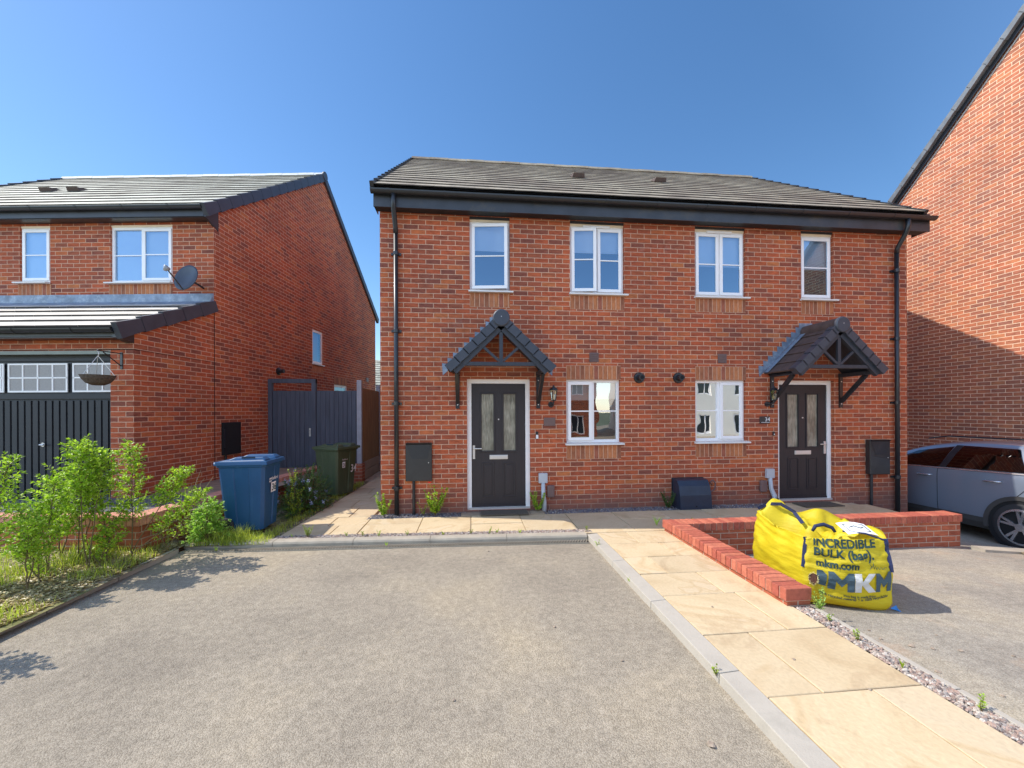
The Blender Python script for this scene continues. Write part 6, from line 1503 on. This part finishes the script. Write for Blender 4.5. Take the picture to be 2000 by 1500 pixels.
P1 += [(rnd.uniform(2.548,2.668), rnd.uniform(.4,2.97), -.004+rnd.uniform(-.006,.006)) for _ in range(3600)]
pebbles('gravel', M['pebble'], P1, 'pinkish gravel strips along the kerb and beside the path', .007, .014)
P2 = [(rnd.uniform(-1.5,5.05), rnd.uniform(6.10,6.34), -.01+rnd.uniform(-.006,.006)) for _ in range(4200)]
P2 = [p for p in P2 if not (-.16 < p[0] < 1.13 and p[1] < 6.28)] + [(rnd.uniform(-1.50,-1.20), rnd.uniform(6.08,6.34), -.006) for _ in range(350)]
pebbles('wall_gravel', M['pebble_dark'], P2, 'dark gravel strip along the foot of the house wall', .007, .014)
# loose stones on the drives
for i, (x, y, r_) in enumerate([(1.15,1.86,.016),(.62,3.0,.010),(-.1,2.3,.009),(-.55,1.55,.011),(.97,2.55,.008),(1.0,4.35,.009),(.2,4.7,.010),(-1.6,4.5,.008),(2.9,2.62,.010),(3.0,2.5,.016),(3.1,2.45,.012),(3.25,2.4,.014),(2.82,2.2,.012),(3.5,2.3,.010),(2.0,2.35,.010),(2.2,2.05,.009),(1.9,3.05,.008),(2.95,2.75,.009),(3.35,2.62,.008),(2.9,1.95,.01)]):
    z = -.056 if x < 1.46 else (.004 if x < 2.6 else rz_(x,y)+.004)
    m = MB(); rr_ = random.Random(i); vs = []; 
    m.lathe((x,y,z), [(r_*.7,-r_*.2),(r_*1.1,r_*.1),(r_*.6,r_*.55)], 7); m.v = [(a+rr_.uniform(-r_,r_)*.25, b+rr_.uniform(-r_,r_)*.25, c+rr_.uniform(-r_,r_)*.15) for a, b, c in m.v]
    tag(m.build('loose_stone', M['rock'], None), 'small loose stone lying on the drive or path', 'stone', 'loose stones on the drives and path')

# ================================================================== CAMERA, LIGHT, SKY
cam = bpy.data.cameras.new('camera'); co = bpy.data.objects.new('camera', cam); COL.objects.link(co)
co.location = (0, 0, 1.56); cam.sensor_width = 36; cam.lens = 36*795/2000; cam.shift_y = 53/2000; cam.clip_end = 2000; cam.clip_start = .05
roll = .004
co.matrix_world = Matrix.Translation((0,0,1.56)) @ Matrix.Rotation(-R(5.81), 4, 'Z') @ Matrix.Rotation(R(90), 4, 'X') @ Matrix.Rotation(-roll, 4, 'Z')
sc.camera = co
sd = Vector((-1, .235, 1.26)).normalized()
sun = bpy.data.lights.new('sun', 'SUN'); sun.energy = 5.0; sun.angle = R(.5); sun.color = (1, .94, .85)
so = bpy.data.objects.new('sun', sun); COL.objects.link(so); so.location = (-10, 2, 14); so.rotation_euler = sd.to_track_quat('Z', 'Y').to_euler()
wd = bpy.data.worlds.new('World'); sc.world = wd; wd.use_nodes = True; nt = wd.node_tree; nt.nodes.clear()
sky = nt.nodes.new('ShaderNodeTexSky'); sky.sky_type = 'NISHITA'; sky.sun_disc = False
sky.sun_elevation = math.asin(sd.z); sky.sun_rotation = math.atan2(sd.x, sd.y); sky.altitude = 60; sky.air_density = 1.0; sky.dust_density = .25; sky.ozone_density = 2.2
bg = nt.nodes.new('ShaderNodeBackground'); bg.inputs[1].default_value = .15; ou = nt.nodes.new('ShaderNodeOutputWorld')
hs = nt.nodes.new('ShaderNodeHueSaturation')
# sky deeper blue ahead, boosted and desaturated behind the camera as added facade fill
tcw = nt.nodes.new('ShaderNodeTexCoord'); sxw = nt.nodes.new('ShaderNodeSeparateXYZ'); nt.links.new(tcw.outputs['Generated'], sxw.inputs[0])
mv = nt.nodes.new('ShaderNodeMapRange'); nt.links.new(sxw.outputs['Y'], mv.inputs[0]); mv.inputs[1].default_value = -.6; mv.inputs[2].default_value = .6; mv.inputs[3].default_value = 2.75; mv.inputs[4].default_value = 1.30
ms_ = nt.nodes.new('ShaderNodeMapRange'); nt.links.new(sxw.outputs['Y'], ms_.inputs[0]); ms_.inputs[1].default_value = -.6; ms_.inputs[2].default_value = .6; ms_.inputs[3].default_value = .85; ms_.inputs[4].default_value = 1.2
nt.links.new(mv.outputs[0], hs.inputs['Value']); nt.links.new(ms_.outputs[0], hs.inputs['Saturation'])
nt.links.new(sky.outputs[0], hs.inputs['Color']); nt.links.new(hs.outputs[0], bg.inputs[0]); nt.links.new(bg.outputs[0], ou.inputs[0])
sc.view_settings.view_transform = 'Standard'; sc.view_settings.look = 'None'; sc.view_settings.exposure = 0; sc.view_settings.gamma = 1
